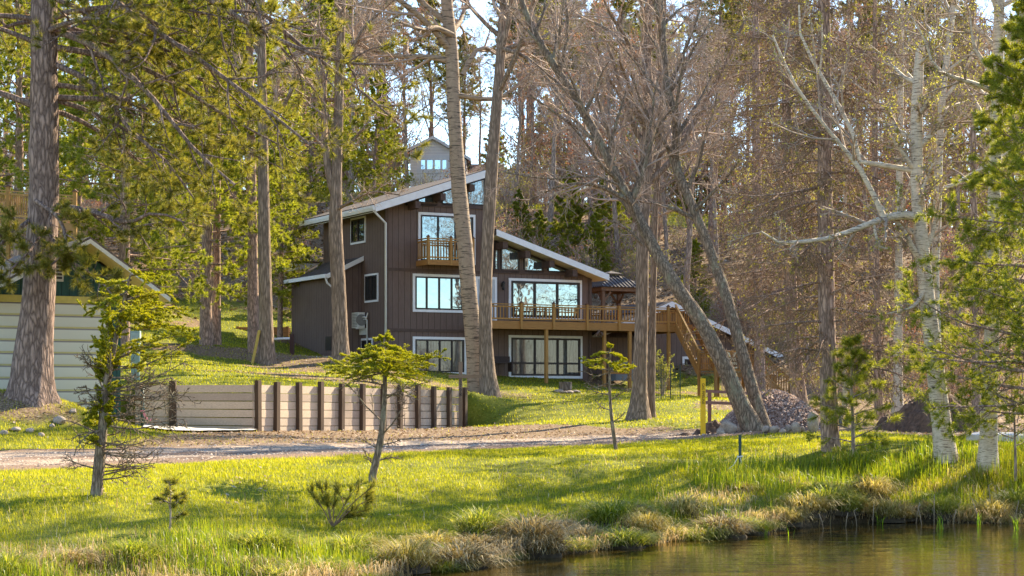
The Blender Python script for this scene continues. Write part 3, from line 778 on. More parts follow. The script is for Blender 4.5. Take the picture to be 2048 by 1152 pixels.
r = MB(); railing(r, (lx0, -lo1+.02, lz_), (lx1, -lo1+.02, lz_), 1.0); railing(r, (lx0+wid+.1, -lo0, lz_), (lx1, -lo0, lz_), 1.0); railing(r, (lx0+.03, -lo1+.1, lz_), (lx0+.03, -lo0, lz_), 1.0); r.build('railing', cedar_v, deck)
for x in (lx0, (lx0+lx1)/2-.2, lx1):
    for y in (-lo1+.02, -lo0): post(deck, (x, y, -1.2), lz_+1.2+(1.1 if x != (lx0+lx1)/2-.2 else -.05), .11, cap=(x == lx1))
lt = np.array([lx1, -lo1+.05, lz_]); lb = lt + np.array([1.75, 0, -1.25])
flight(lt, lb, (0, lo1-lo0-.1, 0), 6, 1.2, 'lower')
r = MB(); railing(r, lt, lb, .98); railing(r, lt+[0, lo1-lo0-.1, 0], lb+[0, lo1-lo0-.1, 0], .98); r.build('stair_railing', cedar_v, deck)
for y in (0, lo1-lo0-.1): post(deck, lb+np.array([.02, y, -.6]), 1.7, .1, cap=True)
# painted sign on the landing rail
sgx, sgz = Fp(1463, 722, lo1+.08)
cream = simple('cream_sign_paint', (.62,.56,.38), .6, .12)
sg = thing('wooden_sign', 'small wooden sign with antlers and cream lettering hung on the landing railing', 'sign', House(sgx, -lo1-.1, sgz-.35), HA)
m = MB(); m.box(-.3, .3, -.02, .01, .12, .52); m.build('board', simple('sign_wood', (.14,.075,.035), .7), sg)
m = MB()
for s in (-1, 1):
    m.prism([(s*.06, .54), (s*.14, .56), (s*.27, .78), (s*.2, .76), (s*.17, .7), (s*.13, .75), (s*.11, .66)], 'y', -.02, .005)
m.build('antler', cream, sg)
for s in (-1, 1):
    m = MB(); m.box(s*.2-.09, s*.2+.09, -.03, .0, .02, .08); m.build('foot', cream, sg)
text_mesh('lettering', 'LOVE', .2, cream, sg, (0, -.024, .42), (PI/2, 0, 0)); text_mesh('lettering', 'CABIN', .19, cream, sg, (0, -.024, .23), (PI/2, 0, 0))
# flood lights under the deck corner
fx, fz = Fp(1197, 663, DO)
fl = thing('flood_light', 'pair of small bronze flood lamps under the deck edge', 'lamp', House(fx, -DO-.0, fz-.15), HA)
bz_ = simple('bronze_metal', (.09,.05,.035), .45, .1)
m = MB(); m.box(-.06, .06, -.05, .02, .1, .22); m.build('mount', bz_, fl)
for s in (-1, 1):
    m = MB(); m.lathe([(.03, .12), (.05, .08), (.09, -.04), (.085, -.05), (.03, -.03)], (0, 0, 0), 12); o = m.build('lamp_head', bz_, fl, True); o.location = (s*.13, -.08, .02); o.rotation_euler = (.3, s*-.5, 0)
# grey storage box and door under the deck
gx_, gz_ = Fp(1243, 755, .9)
st = thing('storage_box', 'grey plastic storage box standing under the wooden deck', 'box', House(gx_, -.9, gz_-.15), HA)
gp = simple('grey_plastic', (.2,.22,.24), .5, .08)
m = MB(); m.box(-.5, .5, -.3, .3, 0, .85); m.build('body', gp, st); m = MB(); m.box(-.54, .54, -.34, .34, .852, .93); m.build('lid', gp, st)
for p_ in range(2):
    pass
# gazebo
gxc, gzb = Fp(1222, 577, -2.4)
ge = Fp(1222, 577, -2.4)[1]; ga = Fp(1222, 547, -2.4)[1]
gz = thing('gazebo', 'open gazebo with dark ribbed metal roof standing on the deck', 'gazebo', House(gxc, 2.4, dz), HA)
ge -= dz; ga -= dz; R_ = 1.45
m = MB(); m.add([(-R_,-R_,ge),(R_,-R_,ge),(R_,R_,ge),(-R_,R_,ge),(-.3,-.3,ga-.12),(.3,-.3,ga-.12),(.3,.3,ga-.12),(-.3,.3,ga-.12)], [(0,1,5,4),(1,2,6,5),(2,3,7,6),(3,0,4,7),(4,5,6,7),(3,2,1,0)])
m.add([(-.42,-.42,ga-.02),(.42,-.42,ga-.02),(.42,.42,ga-.02),(-.42,.42,ga-.02),(0,0,ga+.13)], [(0,1,4),(1,2,4),(2,3,4),(3,0,4),(3,2,1,0)])
steel = simple('dark_roof_metal', (.075,.058,.05), .5, .15, spec=.3)
groof = m.build('roof', steel, gz)
m = MB()
for side in range(4):
    cs_, sn_ = math.cos(side*PI/2), math.sin(side*PI/2)
    for k in range(-6, 7):
        x = k*.22; 
        if abs(x) > R_-.02: continue
        yb_ = -R_; tt = max(abs(x)-.3, 0)/(R_-.3); yt = -.3 - tt*(R_-.3); zt_ = ga-.12 - tt*(ga-.12-ge)
        if yt - yb_ < .12: continue
        a = np.array([x, yb_, ge+.02]); b = np.array([x, yt, zt_+.02])
        rot = lambda p: (p[0]*cs_-p[1]*sn_, p[0]*sn_+p[1]*cs_, p[2])
        m.bar(rot(a), rot(b), .04, .04)
m.build('roof_rib', steel, groof)
gw = simple('gazebo_wood', (.17,.1,.06), .7, .25)
m = MB()
for s in (-1, 1): m.box(-1.3, 1.3, s*1.2-.07, s*1.2+.07, ge-.2, ge-.02); m.box(s*1.2-.065, s*1.2+.065, -1.12, 1.12, ge-.19, ge-.022)
m.build('beam', gw, gz)
for sx in (-1, 1):
    for sy in (-1, 1):
        m = MB(); m.box(-.08, .08, -.08, .08, 0, ge-.2); m.bar((0, 0, ge-.75), (-sx*.45, 0, ge-.22), .07, .1); m.bar((0, 0, ge-.75), (0, -sy*.45, ge-.22), .07, .1)
        o = m.build('post', gw, gz); o.location = (sx*1.15, sy*1.15, 0)
# low gabled garage at the right
gO = 2.2
px_, pz_ = Fp(1345, 603, -gO); qx, qz = Fp(1571, 712, -gO); gs = (qz-pz_)/(qx-px_)
gar = thing('brown_garage', 'low brown garage with white roof edges behind the deck stairs', 'garage', HO, HA)
gl = px_ - (qx-px_); 
m = MB(); m.prism([(gl+.5, BOT), (qx-.6, BOT), (qx-.6, qz-.25-gs*.6), (px_, pz_-.25), (gl+.5, qz-.25-gs*.6)], 'y', gO+.6, gO+6); m.build('wall', brown, gar)
for s, (x1_, z1_) in ((1, (qx, qz)), (-1, (gl, qz))):
    m = MB(); m.prism([(px_, pz_-.2), (x1_, z1_-.2), (x1_, z1_+.02), (px_, pz_+.02)], 'y', gO+.05, gO+6.4); ro = m.build('roof', shingle, gar)
    m = MB(); m.prism([(px_, pz_-.27), (x1_, z1_-.27), (x1_, z1_), (px_, pz_)], 'y', gO, gO+.048); m.build('fascia', white, ro)
def gwin(u0, v0, u1, v1, nm, gl_, cols=()):
    x0, z1 = Fp(u0, v0, -gO-.6); x1, z0 = Fp(u1, v1, -gO-.6); return window(gar, x0+.13, x1-.13, z0+.1, z1-.13, cols, y=gO+.6, glass=gl_, trim=.13, name=nm)
purple = glass_mat('brown_door_panel', (.05,.03,.03), .03)
gwin(1436, 736, 1540, 800, 'garage_door', purple); gwin(1364, 713, 1400, 775, 'side_door', purple)
# bench and log stump before the house
bx_, bz2 = Fp(1003, 764, .6)
be = thing('garden_bench', 'low dark bench against the brown wall beside the maple trunk', 'bench', House(bx_, -.6, ground_at(*House(bx_, -.6, 0)[:2])), HA)
dk = simple('dark_bench_wood', (.045,.03,.026), .7)
m = MB(); m.box(-.55, .55, -.2, .2, .4, .46); m.build('seat', dk, be); m = MB(); m.box(-.55, .55, .2, .25, .47, .72); m.build('backrest', dk, be)
for s in (-1, 1):
    m = MB(); m.box(s*.48-.04, s*.48+.04, -.18, .2, 0, .398); m.build('leg', dk, be)
# ================================================================== house on the hill
YH = 136.0
def A(u, v, Y=YH): p = P(u, v, Y); return float(p[0]), float(p[2])
uh = thing('white_house', 'pale grey clapboard house with a gabled front high on the hill', 'house', (A(880, 400)[0], YH, A(880, 402)[1]))
ox, oz = uh.location.x, uh.location.z
def U(u, v): a = A(u, v); return a[0]-ox, a[1]-oz
t = NT('pale_clapboard'); oc = t.coords(); spx = t.n('ShaderNodeSeparateXYZ'); t.l(oc, spx.inputs[0]); fr = t.math('FRACT', t.math('MULTIPLY', spx.outputs[2], 4.6))
c = t.ramp(fr, [(0, (.42,.4,.4)), (.1, (.74,.71,.7)), (1, (.85,.82,.8))]); t.bsdf(c, .7, fr, .4, .03); clap = t.m
pk, el, er = U(866, 273), U(815, 299), U(941, 317)
m = MB(); m.prism([(el[0]+.2, -3), (er[0]-.3, -3), (er[0]-.3, er[1]-.1), (pk[0], pk[1]-.2), (el[0]+.2, el[1]-.1)], 'y', 0, 9); m.build('wall', clap, uh)
for e in (el, er):
    m = MB(); m.prism([(pk[0], pk[1]-.18), e if False else (e[0], e[1]-.18), (e[0], e[1]+.02), (pk[0], pk[1]+.02)], 'y', -.35, 9.3); ro = m.build('roof', shingle, uh)
    m = MB(); m.prism([(pk[0], pk[1]-.22), (e[0], e[1]-.22), (e[0], e[1]), (pk[0], pk[1])], 'y', -.4, -.352); m.build('fascia', white, ro)
a, b = U(834, 313), U(901, 346)
window(uh, a[0]+.15, b[0]-.15, b[1]+.12, a[1]-.1, (.24, .5, .76), glass=glass_mat('blue_glass', (.03,.05,.09), .45), trim=.16, frame_w=.16)
for o in uh.children:
    if o.name.startswith('window'): o.data.materials.clear(); o.data.materials.append(white)
a, b = U(930, 352), U(1000, 400)
m = MB(); m.box(a[0], b[0], 2, 8, -3, a[1]); m.build('wing', clap, uh)
m = MB(); m.prism([(1.4, a[1]-.1), (1.4, a[1]+.06), (5, a[1]+1.5), (8.6, a[1]+.06), (8.6, a[1]-.1)], 'x', a[0]-.2, b[0]+.3); m.build('roof', simple('red_brown_roof', (.13,.075,.065), .85, .3), uh)
m = MB(); m.box(a[0]-.2, b[0]+.3, 1.34, 1.398, a[1]-.16, a[1]+.05); m.build('fascia', white, uh)
ws = thing('white_shed', 'small white shed at the edge of the hilltop lawn', 'shed', (A(1045, 400, 133)[0], 133, ground_at(A(1045, 400, 133)[0], 133)))
hgt = A(0, 330, 133)[1] - ws.location.z
m = MB(); m.prism([(-1.25, -.4), (1.25, -.4), (1.25, hgt-.5), (0, hgt), (-1.25, hgt-.5)], 'y', 0, 3); m.build('wall', simple('white_boards', (.78,.75,.72), .7, .08), ws)
for s in (-1, 1):
    m = MB(); m.prism([(0, hgt+.01), (s*1.45, hgt-.57), (s*1.45, hgt-.47), (0, hgt+.12)], 'y', -.2, 3.2); m.build('roof', white, ws)
m = MB(); m.box(-.4, .4, -.03, .01, 0, 1.7); m.build('door', simple('pale_grey_door', (.4,.4,.42), .6), ws)
cz = A(1013, 399, 131)
ch = thing('garden_chair', 'white plastic garden chair on the hilltop lawn before the white shed', 'chair', (cz[0], 131, ground_at(cz[0], 131)), .5)
pw = simple('white_plastic', (.7,.7,.7), .4, .03)
m = MB(); m.box(-.28, .28, -.28, .25, .42, .46); m.build('seat', pw, ch); m = MB(); m.prism([(.22, .44), (.28, .44), (.42, 1.0), (.37, 1.0)], 'x', -.27, .27); m.build('backrest', pw, ch)
for sx in (-1, 1):
    for sy in (-1, 1):
        m = MB(); m.bar((sx*.24, sy*.22, .42), (sx*.3, sy*.3, 0), .05, .05); m.build('leg', pw, ch)
    m = MB(); m.box(sx*.3-.03, sx*.3+.03, -.28, .3, .64, .67); m.bar((sx*.3, -.24, .44), (sx*.3, -.26, .64), .05, .05); m.build('armrest', pw, ch)
rz_ = A(1000, 398, 132)
rs = thing('board_stack', 'stack of red brown boards beside the white garden chair on the hill', 'boards', (rz_[0]-.1, 132, ground_at(rz_[0], 132)))
m = MB()
for k in range(7): m.box(-.45+.03*(k % 2), .45+.04*(k % 3), -.5, .5, .1+k*.21, .24+k*.21); m.box(-.3, -.2, -.4, .4, .24+k*.21, .31+k*.21); m.box(.2, .3, -.4, .4, .24+k*.21, .31+k*.21)
m.build('boards', simple('red_boards', (.2,.06,.04), .7, .3), rs)
# ================================================================== green garage, left
YG = 52.0
GA = math.radians(29); GOo = P(170, 832, YG); gEX = np.array([math.cos(GA), math.sin(GA), 0]); gEY = np.array([-math.sin(GA), math.cos(GA), 0])
def V_(u, v):
    d = ray(u, v); k = (GOo @ gEY)/(d @ gEY); p = k*d - GOo; return float(p @ gEX), float(p[2])
go = (GOo[0], GOo[2]); gg = thing('green_garage', 'dark green gabled garage with a pale ribbed overhead door', 'garage', (go[0], YG, go[1]), GA)
t = NT('green_boards'); oc = t.coords(); spx = t.n('ShaderNodeSeparateXYZ'); t.l(oc, spx.inputs[0]); fr = t.math('FRACT', t.math('MULTIPLY', spx.outputs[0], 4.4))
gr = t.ramp(fr, [(0, (.25,.25,.25)), (.06, (.3,.3,.3)), (.09, (1,1,1)), (1, (1,1,1))]); f = t.noise(t.coords((5,5,.7)), 3, 5)
c = t.ramp(f, [(.3, (.012,.045,.036)), (.7, (.03,.085,.068))]); c = t.mix(1.0, c, gr, 'MULTIPLY'); t.bsdf(c, .7, gr, .5, .02); green = t.m
pk = V_(158, 481); er = V_(315, 596); el = (pk[0] - (er[0]-pk[0])*1.35, er[1] - .1)
wr = V_(241, 830)[0]; sl_ = (er[1]-pk[1])/(er[0]-pk[0]); sll = (pk[1]-el[1])/(pk[0]-el[0])
m = MB(); m.prism([(el[0]+.6, -1), (wr, -1), (wr, pk[1]+sl_*(wr-pk[0])-.22), (pk[0], pk[1]-.22), (el[0]+.6, pk[1]-sll*(pk[0]-el[0]-.6)-.22)], 'y', 0, 7); m.build('wall', green, gg)
for e in (er, el):
    m = MB(); m.prism([(pk[0], pk[1]-.12), (e[0], e[1]-.12), (e[0], e[1]+.03), (pk[0], pk[1]+.03)], 'y', -1.1, 7.3); ro = m.build('roof', shingle, gg)
    m = MB(); m.prism([(pk[0], pk[1]-.15), (e[0], e[1]-.15), (e[0], e[1]-.125), (pk[0], pk[1]-.125)], 'y', -1.09, .0); m.build('soffit', simple('yellow_soffit', (.58,.47,.2), .6, .1), ro)
    m = MB(); m.prism([(pk[0], pk[1]-.16), (e[0], e[1]-.16), (e[0], e[1]-.04), (pk[0], pk[1]-.04)], 'y', -1.14, -1.102); m.build('fascia', offwhite, ro)
dl, dt = V_(-70, 602); dr = V_(216, 602)[0]
m = MB(); n = 9; z = 0.0; ph = dt/n
for k in range(n):
    m.prism([(-.062, k*ph), (-.055, k*ph+.02), (-.068, k*ph+.045), (-.064, (k+1)*ph-.03), (-.05, (k+1)*ph), (.0, (k+1)*ph), (.0, k*ph)], 'x', dl, dr)
t = NT('pale_door_metal'); oc = t.coords(); spx = t.n('ShaderNodeSeparateXYZ'); t.l(oc, spx.inputs[0]); fr = t.math('FRACT', t.math('DIVIDE', spx.outputs[2], ph)); f = t.noise(t.coords((.5, 1, 4)), 2.5, 5)
c = t.ramp(fr, [(0, (.5,.42,.14)), (.1, (.5,.42,.16)), (.16, (.55,.52,.42)), (.86, (.6,.57,.47)), (.9, (.2,.17,.17)), (1, (.22,.18,.17))])
c = t.mix(t.math('MULTIPLY', f, .4), c, (.5,.47,.38)); t.bsdf(c, .5, f, .08, .01)
m.build('overhead_door', t.m, gg)
m = MB(); m.box(dl, dr+.06, -.1, -.003, dt+.003, dt+.2); m.build('door_header', simple('yellow_paint', (.5,.4,.1), .6, .12), gg)
# little plaque with rows of bulbs beside the trunk
vx, vz = V_(112, 545); m = MB(); m.box(vx-.2, vx+.2, -.04, -.003, vz-.25, vz+.3); vent = m.build('gable_vent', simple('pale_vent', (.5,.47,.4), .6), gg)
m = MB()
for k in range(5): m.box(vx-.16, vx+.16, -.06, -.042, vz-.18+k*.1, vz-.12+k*.1)
m.build('louver', darkframe, vent)
# neighbour's raised deck on the slope behind the green garage
YD = 71.0
nd = thing('raised_deck', 'high wooden deck with pale railing behind the green garage roof', 'deck', (P(40, 0, YD)[0], YD, ground_at(P(40, 0, YD)[0], YD)))
ob = nd.location
def N_(u, v, Y=YD): p = P(u, v, Y); return np.array([p[0]-ob.x, Y-ob.y, p[2]-ob.z])
f0, f1, f2 = N_(-60, 428), N_(150, 448, 66), N_(150, 448, 76)
m = MB(); 
V4 = [f0, f1, f2, N_(-60, 428, 80)]; m.add([tuple(p - [0, 0, .25]) for p in V4] + [tuple(p) for p in V4], [(0,3,2,1),(4,5,6,7),(0,1,5,4),(1,2,6,5),(2,3,7,6),(3,0,4,7)]); m.build('floor', cedar, nd)
r = MB(); railing(r, f0, f1, 1.0); railing(r, f1, f2, 1.0); r.build('railing', cedar_v, nd)
for q in (f0 + (f1-f0)*.38, f1, f2, f0 + (f1-f0)*.7): post(nd, q - [0, 0, 8.0], 9.15, .13)
# ================================================================== retaining wall
rwt = thing('retaining_wall', 'long low retaining wall of pale planks held by dark square posts beside the track', 'wall', WALL_B)
weath = wood('weathered_plank', (.5,.38,.28), 0, .22); weath2 = wood('weathered_plank_side', (.58,.45,.34), 1, .22); darkp = wood('dark_post_wood', (.09,.055,.034), 2, .35)
def boards(pa, pb, ta, tb, n, name, mat):
    """stacked planks from pa to pb (ground points) with tops at ta, tb"""
    pa = np.array(pa); pb = np.array(pb); m = MB(); L = np.linalg.norm((pb-pa)[:2]); d = (pb-pa)/L; nrm = np.array([d[1], -d[0], 0])
    nb_ = max(1, round(L/4.9))
    for j in range(nb_):
        for k in range(n):
            a = pa + (pb-pa)*(j/nb_) + d*.004; b = pa + (pb-pa)*((j+1)/nb_) - d*.004
            za = (pa[2]-.12) + (ta - pa[2]+.12)*k/n; 
            qa = (pa[2]-.12) + (ta-(pa[2]-.12))*(k+.5)/n; qb = (pb[2]-.12) + (tb-(pb[2]-.12))*(k+.5)/n
            fa_, fb_ = j/nb_, (j+1)/nb_; z0 = qa + (qb-qa)*fa_; z1 = qa + (qb-qa)*fb_; h = (ta-pa[2]+.12)/n - .014
            jit = random.uniform(-.012, .012)
            m.bar((*(a[:2]+nrm[:2]*jit - rwxy), z0 - rwt.location.z), (*(b[:2]+nrm[:2]*jit - rwxy), z1 - rwt.location.z), .06, h)
    return m.build(name, mat, rwt)
rwxy = np.array(rwt.location)[:2]
ztA, ztB, ztC = P(0, 770, 56.6)[2], P(0, 769, 58)[2], P(0, 781, 72)[2]
boards(WALL_A, WALL_B - [0, 0, 0], ztA, ztB, 6, 'plank_panel', weath); boards(WALL_B, WALL_C, ztB, ztC, 6, 'plank_panel', weath2)
def on_line(a, b, u):
    k = (u-1024)/FPX; d = b-a; s = (k*a[1]-a[0])/(d[0]-k*d[1]); return a + d*s, s
dBC = (WALL_C-WALL_B); angBC = math.atan2(dBC[1], dBC[0])
for u in (347,):
    p, s = on_line(WALL_A, WALL_B, u); m = MB(); zt = ztA+(ztB-ztA)*s+.12
    m.box(-.1, .1, -.2, -.035, -.3, zt-p[2]); o = m.build('post', darkp, rwt); o.location = p - np.array(rwt.location)
for u in (511, 548, 593, 636, 678, 720, 762, 795, 831, 863, 894, 925):
    p, s = on_line(WALL_B, WALL_C, u); m = MB(); zt = ztB+(ztC-ztB)*s+.13+random.uniform(-.03, .03)
    m.box(-.1, .1, -.17, -.035, -.3, zt-p[2]); o = m.build('post', darkp, rwt); o.location = p - np.array(rwt.location); o.rotation_euler = (0, random.uniform(-.015, .015), angBC)
# wooden cross with the house number
cp = G(921, 71.2); cr = thing('address_post', 'weathered wooden cross post carrying the house number at the wall end', 'sign post', cp)
gw2 = wood('grey_post_wood', (.24,.17,.12), 2, .25)
ht = P(0, 724, 71.2)[2] - cp[2]; cz_ = P(0, 753, 71.2)[2] - cp[2]
m = MB(); m.box(-.07, .07, -.05, .05, -.2, ht); m.build('upright', gw2, cr)
m = MB(); m.box(-.45, .8, -.11, -.053, cz_-.065, cz_+.065); m.build('crossbar', wood('grey_bar_wood', (.24,.165,.11), 0, .25), cr)
ink = simple('black_paint', (.012,.012,.012), .6, .1)
for k, dgt in enumerate('5798'): text_mesh('number', dgt, .2, ink, cr, (0, -.053, cz_-.2-.165*k), (PI/2, 0, 0))
# yellow marker post
yp = G(1406, 55); ym = thing('marker_post', 'yellow pipeline marker post standing in grass beside the gravel heap', 'marker', yp)
yel = simple('yellow_marker_paint', (.75,.42,.012), .5, .08); hy_ = P(0, 757, 55)[2] - yp[2]
m = MB(); m.box(-.075, .075, -.03, .03, -.2, hy_); m.build('post', yel, ym)
o = text_mesh('lettering', 'GAS PIPELINE', .105, ink, ym, (0, -.033, hy_-.45), (PI/2, PI/2, 0))
# red rail barrier
rp = G(1418, 62); rb = thing('rail_fence', 'dull red two rail fence between the yellow marker and the garage', 'fence', rp)
redw = simple('red_brown_paint', (.19,.075,.065), .5, .2, spec=.5)
a1 = P(1408, 782, 62) - rp; b1 = P(1590, 791, 66) - rp
for dv in (0, -.38):
    m = MB(); m.bar(tuple(a1+[0, 0, dv]), tuple(b1+[0, 0, dv]), .05, .1); m.build('rail', redw, rb)
for f in (.06, .5, .97):
    q = a1 + (b1-a1)*f; m = MB(); m.box(-.06, .06, .03, .13, -1.9, .04); o = m.build('post', redw, rb); o.location = q
# wooden raised bed, leaning board, brown stake, stump
bp = G(530, 92); rbd = thing('raised_bed', 'low orange brown timber garden bed at the rear corner of the house', 'planter', bp)
cz2 = wood('orange_timber', (.34,.15,.05), 0, .3); bh = P(0, 655, 92)[2] - bp[2]
m = MB()
for k in range(3): m.box(-1.25, 1.2, -.7, -.63, bh-.8+k*.27, bh-.8+k*.27+.255); m.box(-1.25, -1.18, -.627, .7, bh-.8+k*.27, bh-.8+k*.27+.255); m.box(1.13, 1.2, -.627, .7, bh-.8+k*.27, bh-.8+k*.27+.255)
m.build('side_board', cz2, rbd)
for s in (-1.25, 1.2):
    m = MB(); m.box(s-.07, s+.07, -.77, -.63, bh-1.0, bh+.03); m.build('corner_post', cz2, rbd)
m = MB(); m.box(-1.17, 1.12, -.62, .69, bh-.8, bh-.06); m.build('soil', mulch, rbd)
lp = G(504, 75.4); lb_ = thing('leaning_board', 'yellowish board leaning against a tree trunk on the slope', 'board', lp)
m = MB(); m.bar((0, 0, -.05), (.25, .35, P(0, 660, 75.4)[2]-lp[2]), .12, .05); m.build('board', wood('yellow_board', (.5,.33,.07), 2), lb_)
sp2 = G(584, 80); sk = thing('brown_stake', 'short dark brown post at the left corner of the house', 'post', sp2)
m = MB(); m.box(-.09, .09, -.09, .09, -.2, P(0, 668, 80)[2]-sp2[2]); m.build('post', simple('dark_brown_wood', (.06,.03,.025), .8), sk)
pq = P(548, 678, 82); m = MB(); m.tube([(0, 0, 0), (.45, .05, .02), (.8, .1, .03)], .05, 8)
dp = m.build('drain_pipe', white, None, True); dp.location = pq; tag(dp, 'short white drain pipe lying behind the brown post', 'pipe')
sp3 = G(1131, 81.5); stp = thing('log_stump', 'short sawn log standing on flat stones below the big window', 'stump', sp3)
m = MB(); m.lathe([(.3, -.05), (.29, .05), (.285, .3), (.28, .34), (.27, .345), (0.02, .345)], (0, 0, .08), 18); m.build('log', bark('stump_bark', (.06,.045,.035), (.25,.2,.15), 7), stp, True)
# utility pedestal and striped post by the drive
up = G(271, 60); ut_ = thing('utility_pedestal', 'pale green utility box on a post behind the small fir', 'utility box', up)
gbox = simple('pale_green_metal', (.36,.46,.42), .5, .1)
bz0 = P(0, 716, 60)[2] - up[2]; bz1 = P(0, 662, 60)[2] - up[2]
m = MB(); m.box(-.16, .16, -.12, .12, bz1-.42, bz1); m.build('meter_box', gbox, ut_); m = MB(); m.box(-.13, .13, -.09, .09, -.2, bz1-.425); m.build('pedestal', gbox, ut_)
m = MB(); m.box(-.13, .13, -.135, -.122, bz1-.36, bz1-.06); m.build('cover', simple('pale_cover', (.5,.58,.54), .4), ut_)
dp_ = G(285, 55.6); dpt = thing('dark_pipe_post', 'dark green pipe post with pink ribbon at the edge of the concrete drive', 'post', dp_)
m = MB(); m.tube([(0, 0, -.2), (0, 0, P(0, 776, 55.6)[2]-dp_[2])], .055, 10); m.build('pipe', simple('dark_green_pipe', (.03,.07,.065), .5), dpt, True)
pk_ = simple('pink_ribbon', (.75,.25,.33), .6, .1); hz_ = P(0, 822, 55.6)[2]-dp_[2]
m = MB(); m.tube([(-.06, -.05, hz_), (.06, -.06, hz_+.02)], .02, 6); m.prism([(.0, hz_), (.05, hz_+.02), (.2, hz_-.3), (.28, hz_-.22), (.3, hz_-.26), (.16, hz_-.38)], 'y', -.075, -.065); m.build('ribbon', pk_, dpt)
# concrete drive and slab
def sheet_slab(name, pts, th, mat, label=None, lift=.03):
    m = MB(); P3 = [np.array([*G(u, Y)[:2], G(u, Y)[2]+lift]) for u, Y in pts]
    zc = np.mean([p[2] for p in P3]); c = np.mean(P3, 0)
    m.prism([(p[0]-c[0], p[1]-c[1]) for p in P3], 'z', -th, 0.0); o = m.build(name, mat); o.location = c; return o
conc = simple('pale_concrete', (.55,.51,.46), .85, .1, 8)
k_ = MB(); ring = []
nu = 14
dx_ = np.linspace(0, 1, nu)
top = [G(288+(520-288)*a, 56.2 + 1.2*a) for a in dx_]; bot = [G(282+(500-282)*a, 51.6+4.8*a**1.2) for a in dx_]
rows_ = [[G(1024+(a_[0]*(1-f_)/a_[1]*0 + ((a_[0]+(b_[0]-a_[0])*f_)/(a_[1]+(b_[1]-a_[1])*f_)))*FPX, a_[1]+(b_[1]-a_[1])*f_) + [0, 0, .07] for a_, b_ in zip(top, bot)] for f_ in np.linspace(0, 1, 9)]
k_.add([tuple(p) for r_ in rows_ for p in r_], [(j*nu+i, (j+1)*nu+i, (j+1)*nu+i+1, j*nu+i+1) for j in range(8) for i in range(nu-1)])
drv = k_.build('driveway', conc); tag(drv, kind='structure')
sb = sheet_slab('concrete_slab', [(1932, 47.5), (2130, 46.5), (2140, 50), (1950, 51)], .5, conc, lift=.2)
tag(sb, 'pale concrete slab edge behind the two thick birch trunks', 'slab')
# blue trailer box with scrap wood
tp = G(1632, 59.5); tb = thing('blue_bin', 'dark blue metal bin full of scrap wood behind the gravel heap', 'bin', tp)
blu = simple('dark_blue_metal', (.035,.04,.11), .5, .2)
th_ = P(0, 830, 59.5)[2] - tp[2]
m = MB(); m.prism([(-.42, .02), (.7, .02), (.8, th_), (-.5, th_)], 'y', -.5, -.46); m.prism([(-.42, .02), (.7, .02), (.8, th_), (-.5, th_)], 'y', .46, .5); m.box(-.42, .7, -.458, .458, 0, .05); m.bar((-.46, -.455, th_/2), (-.46, .455, th_/2), .04, th_*.95); m.bar((.75, -.455, th_/2), (.75, .455, th_/2), .04, th_*.95); m.build('body', blu, tb)
sw = thing('scrap_wood', 'broken brown boards piled in the dark blue bin', 'scrap wood', tp + [0, 0, th_*.5])
m = MB()
for k in range(9):
    a = np.array([random.uniform(-.4, .2), random.uniform(-.3, .3), random.uniform(.1, .3)+th_*.35]); d = np.array([random.uniform(.3, .7), random.uniform(-.3, .3), random.uniform(-.05, .2)])
    m.bar(tuple(a), tuple(a+d), .1, .03)
m.build('boards', wood('scrap_board', (.3,.15,.06), 0), sw)
# ================================================================== trees
def resample(pts, m):
    """smooth curve through control rows (any number of columns)"""
    pts = np.asarray(pts, float); n = len(pts)
    if n == 2: return pts[0] + (pts[1]-pts[0])*np.linspace(0, 1, m)[:, None]
    d = np.concatenate([[0], np.cumsum(np.linalg.norm(np.diff(pts[:, :3], axis=0), axis=1))]); d /= d[-1]
    out = []
    ext = np.concatenate([[2*pts[0]-pts[1]], pts, [2*pts[-1]-pts[-2]]])
    for tt in np.linspace(0, 1, m):
        i = min(int(np.searchsorted(d, tt, side='right'))-1, n-2); f = (tt-d[i])/(d[i+1]-d[i])
        p0, p1, p2, p3 = ext[i], ext[i+1], ext[i+2], ext[i+3]
        out.append(.5*((2*p1) + (-p0+p2)*f + (2*p0-5*p1+4*p2-p3)*f*f + (-p0+3*p1-3*p2+p3)*f**3))
    return np.array(out)
def traced(rows, m=24):
    """rows: (u, v, width px, Y) -> points and radii"""
    a = np.array([[*P(u, v, Y), w*.46/FPX*Y] for u, v, w, Y in rows]); r = resample(a, m)
    return r[:, :3], np.maximum(r[:, 3], .004)
